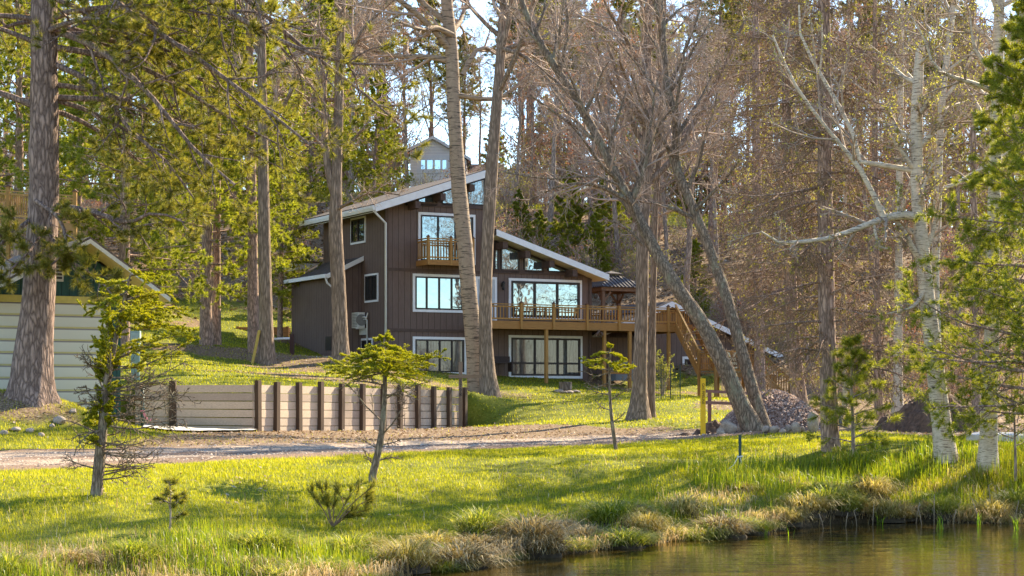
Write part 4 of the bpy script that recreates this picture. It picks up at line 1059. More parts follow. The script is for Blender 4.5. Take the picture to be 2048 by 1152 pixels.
def grow(Pp, Rp, K, t0, t1, ang, lenf, n, trop=0.0, wob=.12, rf=.6, rg=rng, flat=0.0, taper=.25, rmin=.003):
    """K side shoots on every parent: returns points (M*K,n,3), radii (M*K,n)"""
    M, n0, _ = Pp.shape
    tt = t0 + (t1-t0)*((np.arange(K)[None] + rg.random((M, K)))/K)
    ix = tt*(n0-1); i = np.clip(ix.astype(int), 0, n0-2); f = (ix-i)[..., None]
    m = np.arange(M)[:, None]
    B = Pp[m, i]*(1-f) + Pp[m, i+1]*f; T = norm(Pp[m, i+1]-Pp[m, i]); r = Rp[m, i]*(1-f[..., 0]) + Rp[m, i+1]*f[..., 0]
    plen = np.linalg.norm(np.diff(Pp, axis=1), axis=2).sum(1)[:, None]
    L = lenf*plen*(1.0-.55*(tt-t0)/max(t1-t0, 1e-6))*rg.uniform(.6, 1.25, (M, K))
    a, b = frames(T); az = (np.arange(K)[None]*2.4 + rg.uniform(0, 2*PI, (M, 1)) + rg.normal(0, .5, (M, K)))
    if flat > 0:                                    # keep shoots near the horizontal plane
        side = np.where(np.arange(K) % 2 == 0, 0.0, PI)[None]
        az = (1-flat)*(((az+PI) % (2*PI))-PI) + flat*(side + rg.normal(0, .35, (M, K)))
        # a = T x up is horizontal
    an = np.radians(rg.normal(ang, ang*.2, (M, K)))[..., None]
    D = np.cos(an)*T + np.sin(an)*(np.cos(az)[..., None]*a + np.sin(az)[..., None]*b)
    pts = [B]; cur = B; st = (L/(n-1))[..., None]
    for s in range(n-1):
        D = norm(D + np.array([0, 0, trop])/(n-1) + rg.normal(0, wob, D.shape)); cur = cur + D*st; pts.append(cur)
    Q = np.stack(pts, 2).reshape(M*K, n, 3)
    r0 = np.maximum(np.minimum(r*rf, r*.9), rmin)
    R = r0[..., None]*(1 + (taper-1)*np.linspace(0, 1, n)); R = np.maximum(R, rmin*.7)
    return Q, R.reshape(M*K, n)
def tuft(C, D, n, ln, w, spread, rg=rng, along=.1, fwd=.8):
    """bundles of needles round points C pointing along D"""
    M = len(C); D = norm(D)
    d = norm(D[:, None]*fwd + rg.normal(0, spread, (M, n, 3)))
    c = C[:, None] + D[:, None]*rg.uniform(-along, .25*along, (M, n, 1))
    s = norm(np.cross(d, rg.normal(0, 1, (M, n, 3))))*w*.5
    l = ln*rg.uniform(.7, 1.15, (M, n, 1))
    V = np.stack([c-s, c+s, c+d*l], 2).reshape(-1, 3)
    return V, np.arange(len(V)).reshape(-1, 3)
def ends(Q):  return Q[:, -1], Q[:, -1]-Q[:, -2]
def along_pts(Q, k, t0=.25, rg=rng):
    M, n, _ = Q.shape; tt = t0 + (1-t0)*rg.random((M, k)); ix = tt*(n-1); i = np.clip(ix.astype(int), 0, n-2); f = (ix-i)[..., None]; m = np.arange(M)[:, None]
    return (Q[m, i]*(1-f)+Q[m, i+1]*f).reshape(-1, 3), (Q[m, i+1]-Q[m, i]).reshape(-1, 3)
def trunk_tube(nb, pts, rad, k=14, rough=.1, freq=3.0, flare=0.0, zsq=.3):
    V, F = tubes(pts[None], rad[None], k)
    c = np.repeat(pts, k, axis=0); d = V-c; u = norm(d)
    s = 1 + rough*2*(fbm(np.stack([V[:, 0]*freq*2, V[:, 1]*freq*2, V[:, 2]*freq*zsq], -1) + 20, 3)-.5)
    if flare:
        h = np.linalg.norm(c - pts[0], axis=1); th = np.arctan2(u[:, 1], u[:, 0])
        s = s*(1 + flare*np.exp(-h/(rad[0]*1.6))*(1 + .45*np.sin(th*5 + 1.3)))
    nb.add(c + d*s[:, None], F)
    return nb

bk_pine = bark('red_pine_bark', (.085,.056,.045), (.3,.21,.168), 11, .24, 1.2)
bk_pine_far = bark('pine_trunk_bark', (.13,.085,.062), (.42,.28,.21), 14, .22, .6)
bk_maple = bark('maple_bark', (.11,.077,.053), (.32,.23,.165), 14, .12, .8)
bk_lichen = bark('lichen_bark', (.08,.056,.038), (.29,.21,.145), 16, .25, .9, (.3,.28,.185))
bk_grey = bark('grey_bark', (.14,.1,.075), (.4,.3,.23), 10, .2, .5)
twig_pink = simple('twig_bark', (.4,.285,.215), .8, .3, 2, bump=0)
twig_grey = simple('grey_twig_bark', (.36,.265,.195), .8, .3, 2, bump=0)
twig_tan = simple('spruce_twig_bark', (.23,.145,.088), .85, .35, 2, bump=0)
limb_pine = simple('pine_limb_bark', (.2,.125,.09), .85, .3, 8, bump=.3)
def birch_mat(name, base, lent, dark, s1=3.0, amount=.6):
    t = NT(name); a = t.noise(t.coords((1.5, 1.5, 16)), s1, 4, .6); b = t.noise(t.coords((1, 1, 1.6)), 2.2, 5, .7); c = t.noise(t.coords((3, 3, 3)), 3, 4)
    col = t.ramp(c, [(.3, tuple(np.array(base)*.8)), (.7, tuple(np.minimum(np.array(base)*1.1, 1)))])
    col = t.mix(t.ramp(a, [(amount, (0,0,0)), (amount+.07, (1,1,1))]), col, lent)
    col = t.mix(t.ramp(b, [(.63, (0,0,0)), (.68, (1,1,1))]), col, dark)
    t.bsdf(col, .75, t.math('ADD', a, t.math('MULTIPLY', b, .8)), .4, .015, .2); return t.m
bk_birch = birch_mat('birch_bark', (.62,.5,.365), (.17,.115,.08), (.045,.036,.03), 3.6, .54)
bk_aspen = birch_mat('aspen_bark', (.35,.25,.165), (.085,.06,.042), (.055,.04,.03), 1.3, .54)
needle_dark = leaf('red_pine_needle', [(.05,.062,.012),(.11,.125,.018),(.22,.21,.04),(.38,.33,.11)], .52, (1.6,1.45,.5), .4, .8)
needle_soft = leaf('white_pine_needle', [(.075,.1,.016),(.17,.205,.024),(.28,.3,.04),(.4,.38,.08)], .58, (1.6,1.5,.45), .45, .6)
needle_far = leaf('far_pine_needle', [(.09,.1,.025),(.17,.175,.04),(.27,.245,.07),(.38,.32,.12)], .48, (1.45,1.4,.6), .5, .35)
needle_fir = leaf('fir_needle', [(.09,.11,.008),(.2,.225,.014),(.34,.34,.02),(.5,.45,.05)], .45, (1.6,1.45,.3), .4, 2.5)
needle_gold = leaf('larch_bud', [(.2,.17,.03),(.3,.26,.05),(.42,.38,.1)], .5, (1.4,1.4,.4), .5, .8)
bud_red = leaf('maple_bud', [(.22,.08,.05),(.35,.14,.09),(.42,.28,.12)], .4, (1.4,1.1,.8), .5, .8)
bud_green = leaf('birch_bud', [(.25,.25,.05),(.38,.36,.08),(.5,.45,.15)], .5, (1.4,1.4,.5), .5, .8)

def make_tree(name, label, cat, base, trunk_nb, tmat, crown_nb, cmat, group=None, extra=()):
    r = thing(name, label, cat, base, 0, group)
    trunk_nb.build('trunk', tmat, r, True, base)
    if crown_nb is not None and crown_nb.n: crown_nb.build('crown', cmat, r, False, base)
    for nm, nb, m in extra:
        if nb.n: nb.build(nm, m, r, False, base)
    return r

def twigs_on(L1, R1, depth=(7, 5, 4), lens=(.5, .5, .5), ang=42, trop=.12, rmin=.004, rg=rng, t0=.2):
    """three further orders of branching on limbs"""
    out = []; Q, R = L1, R1
    for K, lf in zip(depth, lens):
        Q, R = grow(Q, R, K, t0, 1.0, ang, lf, 4, trop, .14, .62, rg, rmin=rmin); out.append((Q, R))
    return out
def bare_crown(pts, rad, n1, t0, lf, depth=(8, 6, 5), lens=(.5, .55, .55), ang1=50, trop=.25, rmin=.008, rg=rng, limbs=()):
    """limb mesh pieces and twig builder for a leafless tree"""
    T = NB(); C = NB()
    L1, R1 = grow(pts[None], rad[None], n1, t0, .98, ang1, lf, 7, trop, .13, .55, rg, rmin=.012)
    T.tubes(L1, R1, 6); lv = twigs_on(L1, R1, depth, lens, rmin=rmin, rg=rg)
    for p, r in limbs:
        T.tubes(p[None], r[None], 7); e = twigs_on(p[None], r[None], (8,)+depth[1:], (.34,)+lens[1:], rmin=rmin, rg=rg)
        lv = lv + e
    tips = []
    for i, (Q, R) in enumerate(lv):
        C.tubes(Q, R, 4 if i % len(depth) == 0 else 3)
        if i % len(depth) == len(depth)-1: tips.append(Q)
    return T, C, (np.concatenate(tips) if tips else None)

def merge(a, b):
    for f in (3, 4):
        for x in b.F[f]: a.F[f].append(x + a.n)
    a.V += b.V; a.n += b.n; return a

def traced_bare(name, label, rows, mat, n1=14, t0=.4, lf=.32, limbs=(), buds=None, flare=.45, rough=.08, depth=(8, 6, 5), extra_trunks=(), cmat=None, cat='tree', ang1=48, m=40, group=None, k=14, rmin=.008):
    pts, rad = traced(rows, m); base = pts[0] - [0, 0, .0]
    T = NB(); trunk_tube(T, np.concatenate([[pts[0]-[0, 0, .35]], pts]), np.concatenate([[rad[0]*1.05], rad]), k, rough, 3.0, flare)
    lm = [traced(l, 9) for l in limbs]
    Tl, C, tips = bare_crown(pts, rad, n1, t0, lf, depth, limbs=lm, ang1=ang1, rmin=rmin); merge(T, Tl)
    for e in extra_trunks:
        p2, r2 = traced(e, 24); trunk_tube(T, p2, r2, k, rough, 3.0, flare if e[0][1] > 600 else 0)
        T2, C2, t2 = bare_crown(p2, r2, max(4, n1//2), .3, lf, depth, rmin=rmin); merge(T, T2); merge(C, C2)
    ex = []
    if buds is not None and tips is not None:
        bn = NB(); c, d = ends(tips); bn.add(*tuft(c[::2], d[::2], 2, .05, .03, .6)); ex = [('buds', bn, buds)]
    return make_tree(name, label, cat, base, T, mat, C, cmat or twig_pink, group, ex)

# ---- the near trees, traced from the photograph (u, v, width, distance)
traced_bare('aspen_tree', 'tall pale trunked aspen with dark bands leaning slightly, before the brown house front', [(956,800,42,76),(949,700,38,76),(939,600,36,76),(931,500,34,76.2),(921,410,34,76.4),(913,300,31,76.5),(907,200,30,76.6),(903,100,28,76.8),(893,0,26,77),(885,-130,22,77),(890,-280,12,77)], bk_aspen, 12, .6, .3,
   limbs=[[(905,70,14,76.7),(870,55,12,76),(845,60,9,75),(800,45,6,74)], [(925,150,12,76.6),(960,95,9,77),(1010,110,7,78),(1060,60,4,79)], [(912,190,12,76.5),(1000,195,9,77),(1080,130,5,78)]])
traced_bare('maple_tree', 'straight brown maple trunk forking high up, touching the aspen at its foot', [(979,797,42,75),(973,720,33,75),(971,600,28,75),(976,470,27,75),(983,350,27,75),(990,250,25,75),(1000,130,22,75),(1008,0,20,75.3),(1014,-160,14,75.5),(1010,-300,8,75.5)], bk_maple, 12, .55, .3,
   limbs=[[(998,120,14,75),(1018,40,12,74.6),(1030,-60,9,74),(1050,-180,6,74)], [(1000,95,11,75),(1060,120,8,74),(1130,200,5,73)], [(1002,100,10,75),(1060,85,8,74.5),(1110,90,5,74)]])
traced_bare('leaning_maple', 'thick lichen-covered trunk leaning far left from the boulders by the gravel heap', [(1508,864,46,56),(1478,800,38,56),(1440,715,35,56),(1400,640,32,56.2),(1352,572,30,56.4),(1312,505,27,56.7),(1275,432,24,57),(1238,362,22,57.2),(1195,275,20,57.4),(1150,195,18,57.6),(1108,130,17,57.8),(1075,75,15,58),(1046,10,13,58.2),(1020,-90,9,58.5)], bk_lichen, 16, .4, .22, flare=.3,
   limbs=[[(1290,480,9,56.8),(1262,410,7,56.4),(1243,375,6,56),(1190,352,5,55.6),(1100,358,4,55.2),(1010,345,3,55)], [(1255,400,11,57),(1190,370,9,57),(1120,372,6,57.2),(1060,400,4,57)], [(1285,490,8,56.8),(1250,455,6,56.5),(1205,437,4,56.2)], [(1205,290,8,57.4),(1130,240,6,57),(1060,190,4,56.5)], [(1120,150,8,57.7),(1135,60,7,57.7),(1128,-40,5,58)]])
traced_bare('leaning_maple', 'slimmer grey trunk rising steeply left from the same foot as the thick leaning one', [(1530,864,32,56.6),(1508,790,28,56.8),(1486,710,26,57),(1466,640,25,57.2),(1450,585,24,57.4),(1420,500,22,57.8),(1380,400,21,58.2),(1352,330,20,58.5),(1353,240,19,58.8),(1334,175,18,59),(1326,80,16,59.3),(1318,-20,14,59.5),(1300,-140,8,60)], bk_lichen, 14, .4, .22,
   limbs=[[(1352,320,9,58.5),(1300,240,8,58),(1262,150,5,57.6)], [(1390,420,9,58),(1440,370,7,57.6),(1480,320,4,57)], [(1335,180,9,59),(1370,100,8,59),(1400,20,5,59)]])
traced_bare('maple_tree', 'stout dark maple with flaring foot on the lawn, the thicker stem of a pair', [(1277,836,46,66),(1279,780,32,66),(1281,700,30,66),(1284,600,28,66),(1285,500,28,66),(1287,420,28,66.2),(1293,330,27,66.4),(1297,220,24,66.6),(1293,100,22,66.8),(1300,-20,18,67),(1310,-160,12,67)], bk_maple, 14, .45, .3, flare=.5,
   limbs=[[(1290,370,15,66.3),(1345,320,13,66.6),(1385,250,10,67),(1440,150,8,67),(1490,40,5,67)], [(1295,260,12,66.5),(1250,190,9,66),(1215,90,6,65.5)]])
traced_bare('maple_tree', 'slim maple stem close against the right side of the stout lawn maple', [(1302,826,19,66.6),(1303,740,17,66.6),(1305,640,15,66.7),(1308,520,14,66.8),(1312,400,13,67),(1320,280,12,67.2),(1324,150,10,67.4),(1330,-40,8,67.6)], bk_maple, 10, .45, .24)
traced_bare('bare_tree', 'brown trunk beside the air unit, forking above the low side roof of the house', [(681,718,36,77),(680,660,33,77),(676,560,32,77),(671,470,31,77),(672,400,27,77),(674,320,23,77),(677,230,21,77),(680,120,19,77),(684,0,16,77),(688,-150,9,77)], bk_maple, 12, .5, .28,
   limbs=[[(672,400,18,77),(658,350,17,77),(652,300,16,77),(648,230,13,77.3),(650,150,11,77.6)], [(676,330,9,77),(700,290,7,76.6),(740,240,4,76)], [(672,420,8,76.9),(740,385,5,75.5),(800,390,3,75)]])
# ---- red pine in the left foreground
def pine_branchy(name, label, rows, specs, mat, needle, seed, tuft_n=105, tl=.2, tw=.0105, n_auto=0, auto=None, group=None):
    rg = np.random.default_rng(seed)
    pts, rad = traced(rows, 60); base = pts[0]
    T = NB(); trunk_tube(T, np.concatenate([[pts[0]-[0, 0, .4]], pts]), np.concatenate([[rad[0]*1.05], rad]), 26, .13, 4.0, .5, .35)
    main = []
    for s in specs: main.append(traced(s, 10))
    if auto is not None: main += auto(rg, pts, rad)
    C = NB()
    Pm = np.stack([m[0] for m in main]); Rm = np.stack([m[1] for m in main]); T.tubes(Pm, Rm, 7)
    S1, Q1 = grow(Pm, Rm, 12, .2, 1.0, 48, .32, 6, -.15, .16, .6, rg, rmin=.009)
    S2, Q2 = grow(S1, Q1, 5, .25, 1.0, 48, .45, 5, .25, .2, .6, rg, rmin=.006)
    T.tubes(S1, Q1, 5); T.tubes(S2, Q2, 3)
    c, d = ends(S2); d = norm(d) + np.array([0, 0, .35]); k = rg.random(len(c)) < .9
    C.add(*tuft(c[k], d[k], tuft_n, tl, tw, .55, rg, .16))
    c, d = along_pts(S2, 1, .5, rg); k = rg.random(len(c)) < .3
    C.add(*tuft(c[k], norm(d[k])+[0, 0, .4], tuft_n//2, tl*.9, tw, .6, rg, .1))
    c, d = ends(S1); C.add(*tuft(c, norm(d)+[0, 0, .4], tuft_n, tl, tw, .55, rg, .16))
    return make_tree(name, label, 'tree', base, T, mat, C, needle, group)
def auto_pine(rg, pts, rad):
    out = []
    for i in range(60):
        tt = rg.uniform(.40, .97); b = pts[int(tt*(len(pts)-1))]; az = rg.uniform(-.95, .8) if i % 4 else rg.uniform(2.2, 4.0)   # mostly to the right (+X)
        L = rg.uniform(3.0, 8.2)*(1.05-.4*max(0, tt-.6)); d = np.array([math.cos(az), math.sin(az)*.75, rg.uniform(-.1, .45)]); q = [b]; n = 10
        for s in range(n-1):
            d = d + np.array([0, 0, -.085 if s < 7 else .05]) + rg.normal(0, .07, 3); d = d/np.linalg.norm(d); q.append(q[-1]+d*L/(n-1))
        out.append((np.array(q), np.linspace(.05+.006*L, .012, n)))
    return out
pine_branchy('red_pine', 'massive red pine trunk before the green garage, with long drooping needle-tufted boughs',
   [(62,806,92,49),(64,760,80,49),(68,690,76,49),(76,600,70,49),(82,500,66,49),(87,400,64,49),(88,300,63,49),(88,200,60,49),(88,100,57,49),(88,0,54,49),(90,-150,50,49),(92,-350,42,49),(92,-560,28,49),(92,-700,12,49)],
   [[(110,60,16,49),(200,100,14,48),(300,190,11,47.4),(390,300,8,47),(470,370,5,46.8)], [(112,130,14,49),(190,170,12,48.5),(260,260,9,48),(330,320,6,47.6),(390,400,4,47.5)],
    [(115,410,14,49),(190,425,12,48),(255,445,10,47.4),(310,425,6,47),(370,445,4,47)], [(150,-60,15,48.5),(280,40,13,47.5),(400,120,10,47),(520,210,8,46.6),(620,290,5,46.4)],
    [(180,-160,16,48),(360,-40,14,47.2),(520,60,11,46.8),(660,120,8,46.6),(790,130,4,46.5)], [(60,440,10,48.8),(20,470,9,48),(-30,520,6,47.5),(-80,540,4,47)], [(100,470,9,48.6),(140,520,7,47.6),(200,560,5,47),(230,600,3,46.8)],
    [(70,400,10,48.7),(120,440,8,47.8),(130,500,6,47.4),(90,540,4,47.2)], [(90,455,8,48.6),(60,500,6,47.5),(20,540,5,47),(-10,560,3,46.8)], [(200,-200,15,48.4),(420,-60,12,47.8),(600,90,9,47.4),(720,180,6,47.2),(800,250,3,47)]],
   bk_pine, needle_dark, 21, auto=auto_pine)
# ---- generic conifer models
def conifer(seed, h, cb, rad, nbr, K1, K2, needle, tn, tl, tw, tr, trop=.1, droop=0., shape=1.0, spread=.6, mid=0.0, thin=1.0, topr=.02, k=9, tb=.6):
    """returns trunk and needle builders of a pine about its own foot"""
    rg = np.random.default_rng(seed); T = NB(); C = NB()
    z = np.linspace(0, 1, 22); wob = np.cumsum(rg.normal(0, .012, (22, 2)), 0)*h*.12
    pts = np.concatenate([wob, (z*h)[:, None]], 1); r = tr*(1-z)**.8 + topr
    trunk_tube(T, pts, r, k, .08, 3, .2)
    main = []; R0 = []
    for i in range(nbr):
        f = cb + (1-cb)*((i + rg.random())/nbr); zz = f*h; g = (f-cb)/(1-cb)
        prof = ((1-g)**shape)*(.55 + .45*min(1, g*4 + tb)) + .06
        L = rad*prof*rg.uniform(.65, 1.15); az = i*2.4 + rg.normal(0, .4)
        b = np.array([np.interp(zz, pts[:, 2], pts[:, 0]), np.interp(zz, pts[:, 2], pts[:, 1]), zz])
        d = np.array([math.cos(az), math.sin(az), .35*g + rg.uniform(-.1, .2) - droop*(1-g)]); q = [b]; n = 7
        for s in range(n-1):
            d = d + np.array([0, 0, trop/(n-1)]) + rg.normal(0, .07, 3); d = d/np.linalg.norm(d); q.append(q[-1]+d*L/(n-1))
        main.append(q); R0.append(np.linspace(max(.012, .011*L+.008), .006, n))
    Pm = np.array(main); Rm = np.array(R0); T.tubes(Pm, Rm, 5)
    S1, Q1 = grow(Pm, Rm, K1, .15, 1.0, 52, .42, 5, .15, .14, .6, rg, flat=.7, rmin=.006); T.tubes(S1, Q1, 3)
    S2, Q2 = grow(S1, Q1, K2, .15, 1.0, 48, .5, 4, .2, .15, .6, rg, flat=.4, rmin=.004)
    c, d = along_pts(S2, 3, .2, rg); kk = rg.random(len(c)) < thin
    C.add(*tuft(c[kk], norm(d[kk]) + [0, 0, .25], tn, tl, tw, spread, rg, tl*.6))
    c, d = ends(S1); kk = rg.random(len(c)) < thin; C.add(*tuft(c[kk], norm(d[kk]) + [0, 0, .3], tn, tl, tw, spread, rg, tl*.6))
    c, d = ends(Pm); C.add(*tuft(c, norm(d) + [0, 0, .3], tn, tl, tw, spread, rg, tl))
    if mid: T.tubes(S2, Q2, 3)
    return T, C
def proto(name, TC, tmat, cmat):
    T, C = TC; r = thing(name, '', 'tree'); T.build('trunk', tmat, r, True); C.build('crown', cmat, r); return r
protos = {
 'white': [proto('white_pine', conifer(s, 19+2*s, .22, 4.6, 92, 9, 6, None, 23, .17, .023, .27, .3, .1, .75, .75), bk_pine_far, needle_soft) for s in (1, 2)],
 'tall': [proto('tall_pine', conifer(10+s, 22, .5, 3.6, 70, 9, 5, None, 22, .2, .028, .24, .3, 0, .6, .7, thin=.85), bk_pine_far, needle_far) for s in (1, 2)],
 'young': [proto('young_pine', conifer(20+s, 7.5, .05, 2.3, 70, 8, 5, None, 22, .14, .019, .09, .3, .1, .85, .7), bk_pine_far, needle_soft) for s in (1, 2)],
}
def bare_proto(seed, h, r, lf, fork):
    rg = np.random.default_rng(seed); z = np.linspace(0, 1, 18); wob = np.cumsum(rg.normal(0, .03, (18, 2)), 0)*h*.06
    pts = np.concatenate([wob, (z*h)[:, None]], 1); rad = r*(1-z*.88); T = NB(); trunk_tube(T, pts, rad, 9, .08, 3, .25)
    Tl, C, tips = bare_crown(pts, rad, 13, fork, lf, (8, 7, 5), (.52, .55, .55), 45, .3, .013, rg); merge(T, Tl)
    root = thing('bare_tree', '', 'tree'); T.build('trunk', bk_grey, root, True); C.build('crown', twig_pink if seed % 2 else twig_grey, root)
    if seed % 2:
        bn = NB(); c, d = ends(tips); bn.add(*tuft(c, d, 2, .09, .05, .6)); bn.build('buds', bud_red if seed % 3 else bud_green, root)
    return root
protos['bare'] = [bare_proto(31, 17, .2, .34, .28), bare_proto(32, 20, .26, .36, .35), bare_proto(33, 14, .13, .3, .2), bare_proto(34, 18, .17, .26, .45)]
used = set()
NAMEK = {'white': 'white_pine', 'tall': 'tall_pine', 'young': 'young_pine', 'bare': 'bare_tree'}
GROUPK = {'white': 'white pines of the wood', 'tall': 'tall pines on the hill', 'young': 'young pines on the hillside', 'bare': 'leafless trees on the wooded hill'}
def put(kind, var, u, Y, sc, label, mats=None, lift=0, sxy=None):
    src = protos[kind][var]; g = G(u, Y)
    if src.name not in used: used.add(src.name); o = src
    else: o = copy_tree(src)
    o.location = g - [0, 0, .15]; o.rotation_euler = (random.gauss(0, .035), random.gauss(0, .035), random.uniform(0, 6.28)); s = sc; q = sxy or sc; o.scale = (q, q, s)
    tag(o, label, 'tree', GROUPK[kind]); return o
# ---- white pines between the green garage and the brown house
def traced_pine(name, label, rows, seed, cb, rad, nbr, K1, K2, needle, tn, tl, tw, tmat, thin=1.0, droop=.15, shape=.6, group=None, mid=0., top=9):
    """conifer whose trunk follows the photograph"""
    pts, r = traced(rows, 30); h = pts[-1, 2]-pts[0, 2]
    T0, C = conifer(seed, h, cb, rad, nbr, K1, K2, needle, tn, tl, tw, .001, .25, droop, shape, .65, mid, thin, .002, 4)
    def bend(V):
        f = np.clip(V[:, 2]/h, 0, 1); c = np.stack([np.interp(f, np.linspace(0, 1, 30), pts[:, i]) for i in range(3)], -1)
        W_ = V.copy(); W_[:, 0] += c[:, 0]; W_[:, 1] += c[:, 1]; W_[:, 2] += pts[0, 2]; return W_
    T0.V = [bend(v) for v in T0.V]; C.V = [bend(v) for v in C.V]
    T = NB(); trunk_tube(T, np.concatenate([[pts[0]-[0, 0, .4]], pts]), np.concatenate([[r[0]], r]), 14, .08, 3, .22); merge(T, T0)
    return make_tree(name, label, 'tree', pts[0], T, tmat, C, needle, group)
traced_pine('white_pine', 'slim reddish pine trunk behind the green garage roof, with feathery green boughs', [(248,700,26,72),(248,560,24,72),(250,440,22,72),(252,300,20,72),(255,150,18,72),(258,0,15,72),(260,-150,8,72)], 41, .18, 4.2, 70, 8, 5, needle_soft, 28, .16, .018, bk_pine_far)
traced_pine('white_pine', 'dark twin-stemmed pine on the upper lawn left of the orange garden bed', [(412,694,28,80),(412,600,25,80),(414,480,22,80),(416,340,20,80),(418,180,17,80),(420,20,14,80),(420,-130,7,80)], 42, .14, 4.4, 74, 8, 5, needle_soft, 28, .16, .019, bk_pine_far)
traced_pine('white_pine', 'thin shaded pine stem just right of the dark twin-stemmed one', [(433,690,20,81),(433,560,18,81),(434,400,16,81),(436,200,13,81),(438,0,10,81),(440,-100,6,81)], 43, .3, 3.0, 46, 7, 5, needle_soft, 26, .16, .019, bk_pine_far)
traced_pine('white_pine', 'reddish pine trunk half hidden behind the thick grey trunk with the leaning board', [(507,712,26,79),(506,600,24,79),(505,480,22,79),(503,340,20,79),(500,180,17,79),(498,10,14,79),(497,-160,7,79)], 44, .5, 2.5, 44, 8, 5, needle_soft, 28, .16, .019, bk_pine_far)
traced_bare('bare_tree', 'thick grey trunk on the lawn slope with a yellow board leaning on its left', [(533,728,36,76),(532,660,31,76),(530,560,28,76),(528,440,26,76),(526,300,23,76),(524,150,20,76),(522,0,17,76),(520,-150,10,76)], bk_maple, 12, .5, .26)
# ---- brown shedding larches and spruces at the right
def larch(name, label, rows, seed, nbr=120, rad=3.0, green=.12, K=(21, 9), t0=.06, twig=None, tdroop=-.5, group='brown twiggy spruces at the right'):
    rg = np.random.default_rng(seed); pts, r = traced(rows, 50); h = pts[-1, 2]-pts[0, 2]
    T = NB(); trunk_tube(T, np.concatenate([[pts[0]-[0, 0, .4]], pts]), np.concatenate([[r[0]*1.05], r]), 14, .08, 4, .2)
    main, R0 = [], []
    for i in range(nbr):
        f = t0 + (1-t0)*((i+rg.random())/nbr); b = pts[int(f*49)]; L = rad*(1.1-.6*f)*rg.uniform(.5, 1.15); az = i*2.4+rg.normal(0, .5)
        d = np.array([math.cos(az), math.sin(az), rg.uniform(-.15, .25)]); q = [b]
        for s in range(7): d = d + np.array([0, 0, -.07 if s < 4 else .06]) + rg.normal(0, .06, 3); d = d/np.linalg.norm(d); q.append(q[-1]+d*L/7)
        main.append(q); R0.append(np.linspace(.012+.007*L, .006, 8))
    Pm, Rm = np.array(main), np.array(R0); T.tubes(Pm, Rm, 5); C = NB()
    S1, Q1 = grow(Pm, Rm, K[0], .12, 1.0, 55, .3, 5, tdroop, .16, .55, rg, flat=.45, rmin=.0075); C.tubes(S1, Q1, 3)
    S2, Q2 = grow(S1, Q1, K[1], .1, 1.0, 50, .45, 3, tdroop, .2, .6, rg, rmin=.006); C.tubes(S2, Q2, 3)
    Gn = NB(); c, d = along_pts(S2, 1, .2, rg); k = rg.random(len(c)) < green; Gn.add(*tuft(c[k], d[k], 7, .06, .02, .8, rg, .05))
    return make_tree(name, label, 'tree', pts[0], T, twig or bk_pine_far, C, twig_tan, group, [('buds', Gn, needle_gold)])
larch('spruce_tree', 'straight dark spruce trunk by the pond lawn, thick with brown bare twigs', [(1663,918,42,44),(1659,850,39,44),(1655,700,37,44),(1652,540,35,44),(1650,380,33,44),(1649,200,30,44),(1648,0,26,44),(1648,-200,20,44),(1648,-420,8,44)], 51, 140, 3.3, .08, t0=.145)
larch('spruce_tree', 'pale barked spruce behind the blue bin, its lower trunk clean and flaring', [(1602,832,40,63),(1596,780,33,63),(1588,700,30,63),(1582,600,28,63),(1578,450,26,63),(1575,300,23,63),(1572,120,20,63),(1570,-60,15,63),(1570,-220,6,63)], 52, 110, 4.0, .1, t0=.17)
larch('spruce_tree', 'tall thin spruce further back rising above the brown garage roof', [(1520,790,24,86),(1518,640,23,86),(1515,480,21,86),(1513,300,19,86),(1512,120,16,86),(1510,-80,10,86),(1510,-200,4,86)], 53, 90, 4.4, .14, t0=.2)
larch('spruce_tree', 'brown twiggy spruce between the two dirt heaps at the right', [(1757,815,18,60),(1755,700,17,60),(1752,560,16,60),(1750,380,14,60),(1750,180,12,60),(1750,-40,7,60),(1750,-160,3,60)], 54, 90, 3.6, .09, t0=.12)
larch('spruce_tree', 'dim brown spruce behind the gap between the two thick birches', [(1952,860,20,56),(1952,760,18,56),(1950,600,17,56),(1948,420,15,56),(1946,220,13,56),(1945,0,9,56),(1945,-150,3,56)], 55, 80, 3.0, .09, t0=.2)
# ---- birches
LB = [[(1842,436,22,42),(1800,430,20,41.6),(1765,437,17,41.3),(1720,455,13,41),(1660,476,11,40.7),(1600,484,9,40.4),(1548,484,6,40.2),(1522,463,4,40)],
      [(1768,436,14,41.3),(1742,380,12,41.2),(1715,330,11,41.1),(1680,288,9,41),(1640,240,8,40.8),(1600,185,7,40.6),(1575,140,6,40.5),(1545,70,4,40.4)],
      [(1835,342,15,42),(1800,332,13,42),(1750,333,11,42),(1716,318,11,42.1),(1704,262,10,42.2),(1668,195,9,42.3),(1630,130,8,42.4),(1602,75,6,42.5),(1598,10,4,42.6)],
      [(1745,440,8,41.2),(1752,470,7,41.1),(1758,492,6,41),(1775,497,4,41)], [(1640,140,5,42.4),(1645,90,4,42.3),(1642,30,3,42.2)],
      [(1858,570,9,42),(1830,610,8,41.7),(1800,622,5,41.5),(1770,628,3,41.4)], [(1796,432,6,41.6),(1797,390,5,41.6),(1800,370,3,41.6)], [(1850,360,9,42),(1880,300,7,42.2),(1920,270,4,42.3)]]
traced_bare('birch_tree', 'thick white birch with broken top and long crooked limbs reaching left over the bank', [(1892,922,52,42),(1886,870,44,42),(1878,800,41,42),(1868,710,38,42),(1857,620,35,42),(1846,520,33,42),(1839,440,31,42),(1834,360,28,42),(1833,280,28,42),(1834,200,25,42),(1838,130,21,42),(1841,92,17,42)], bk_birch, 12, .45, .22, limbs=LB, buds=bud_green, flare=.25, rough=.06, cmat=twig_grey, k=16)
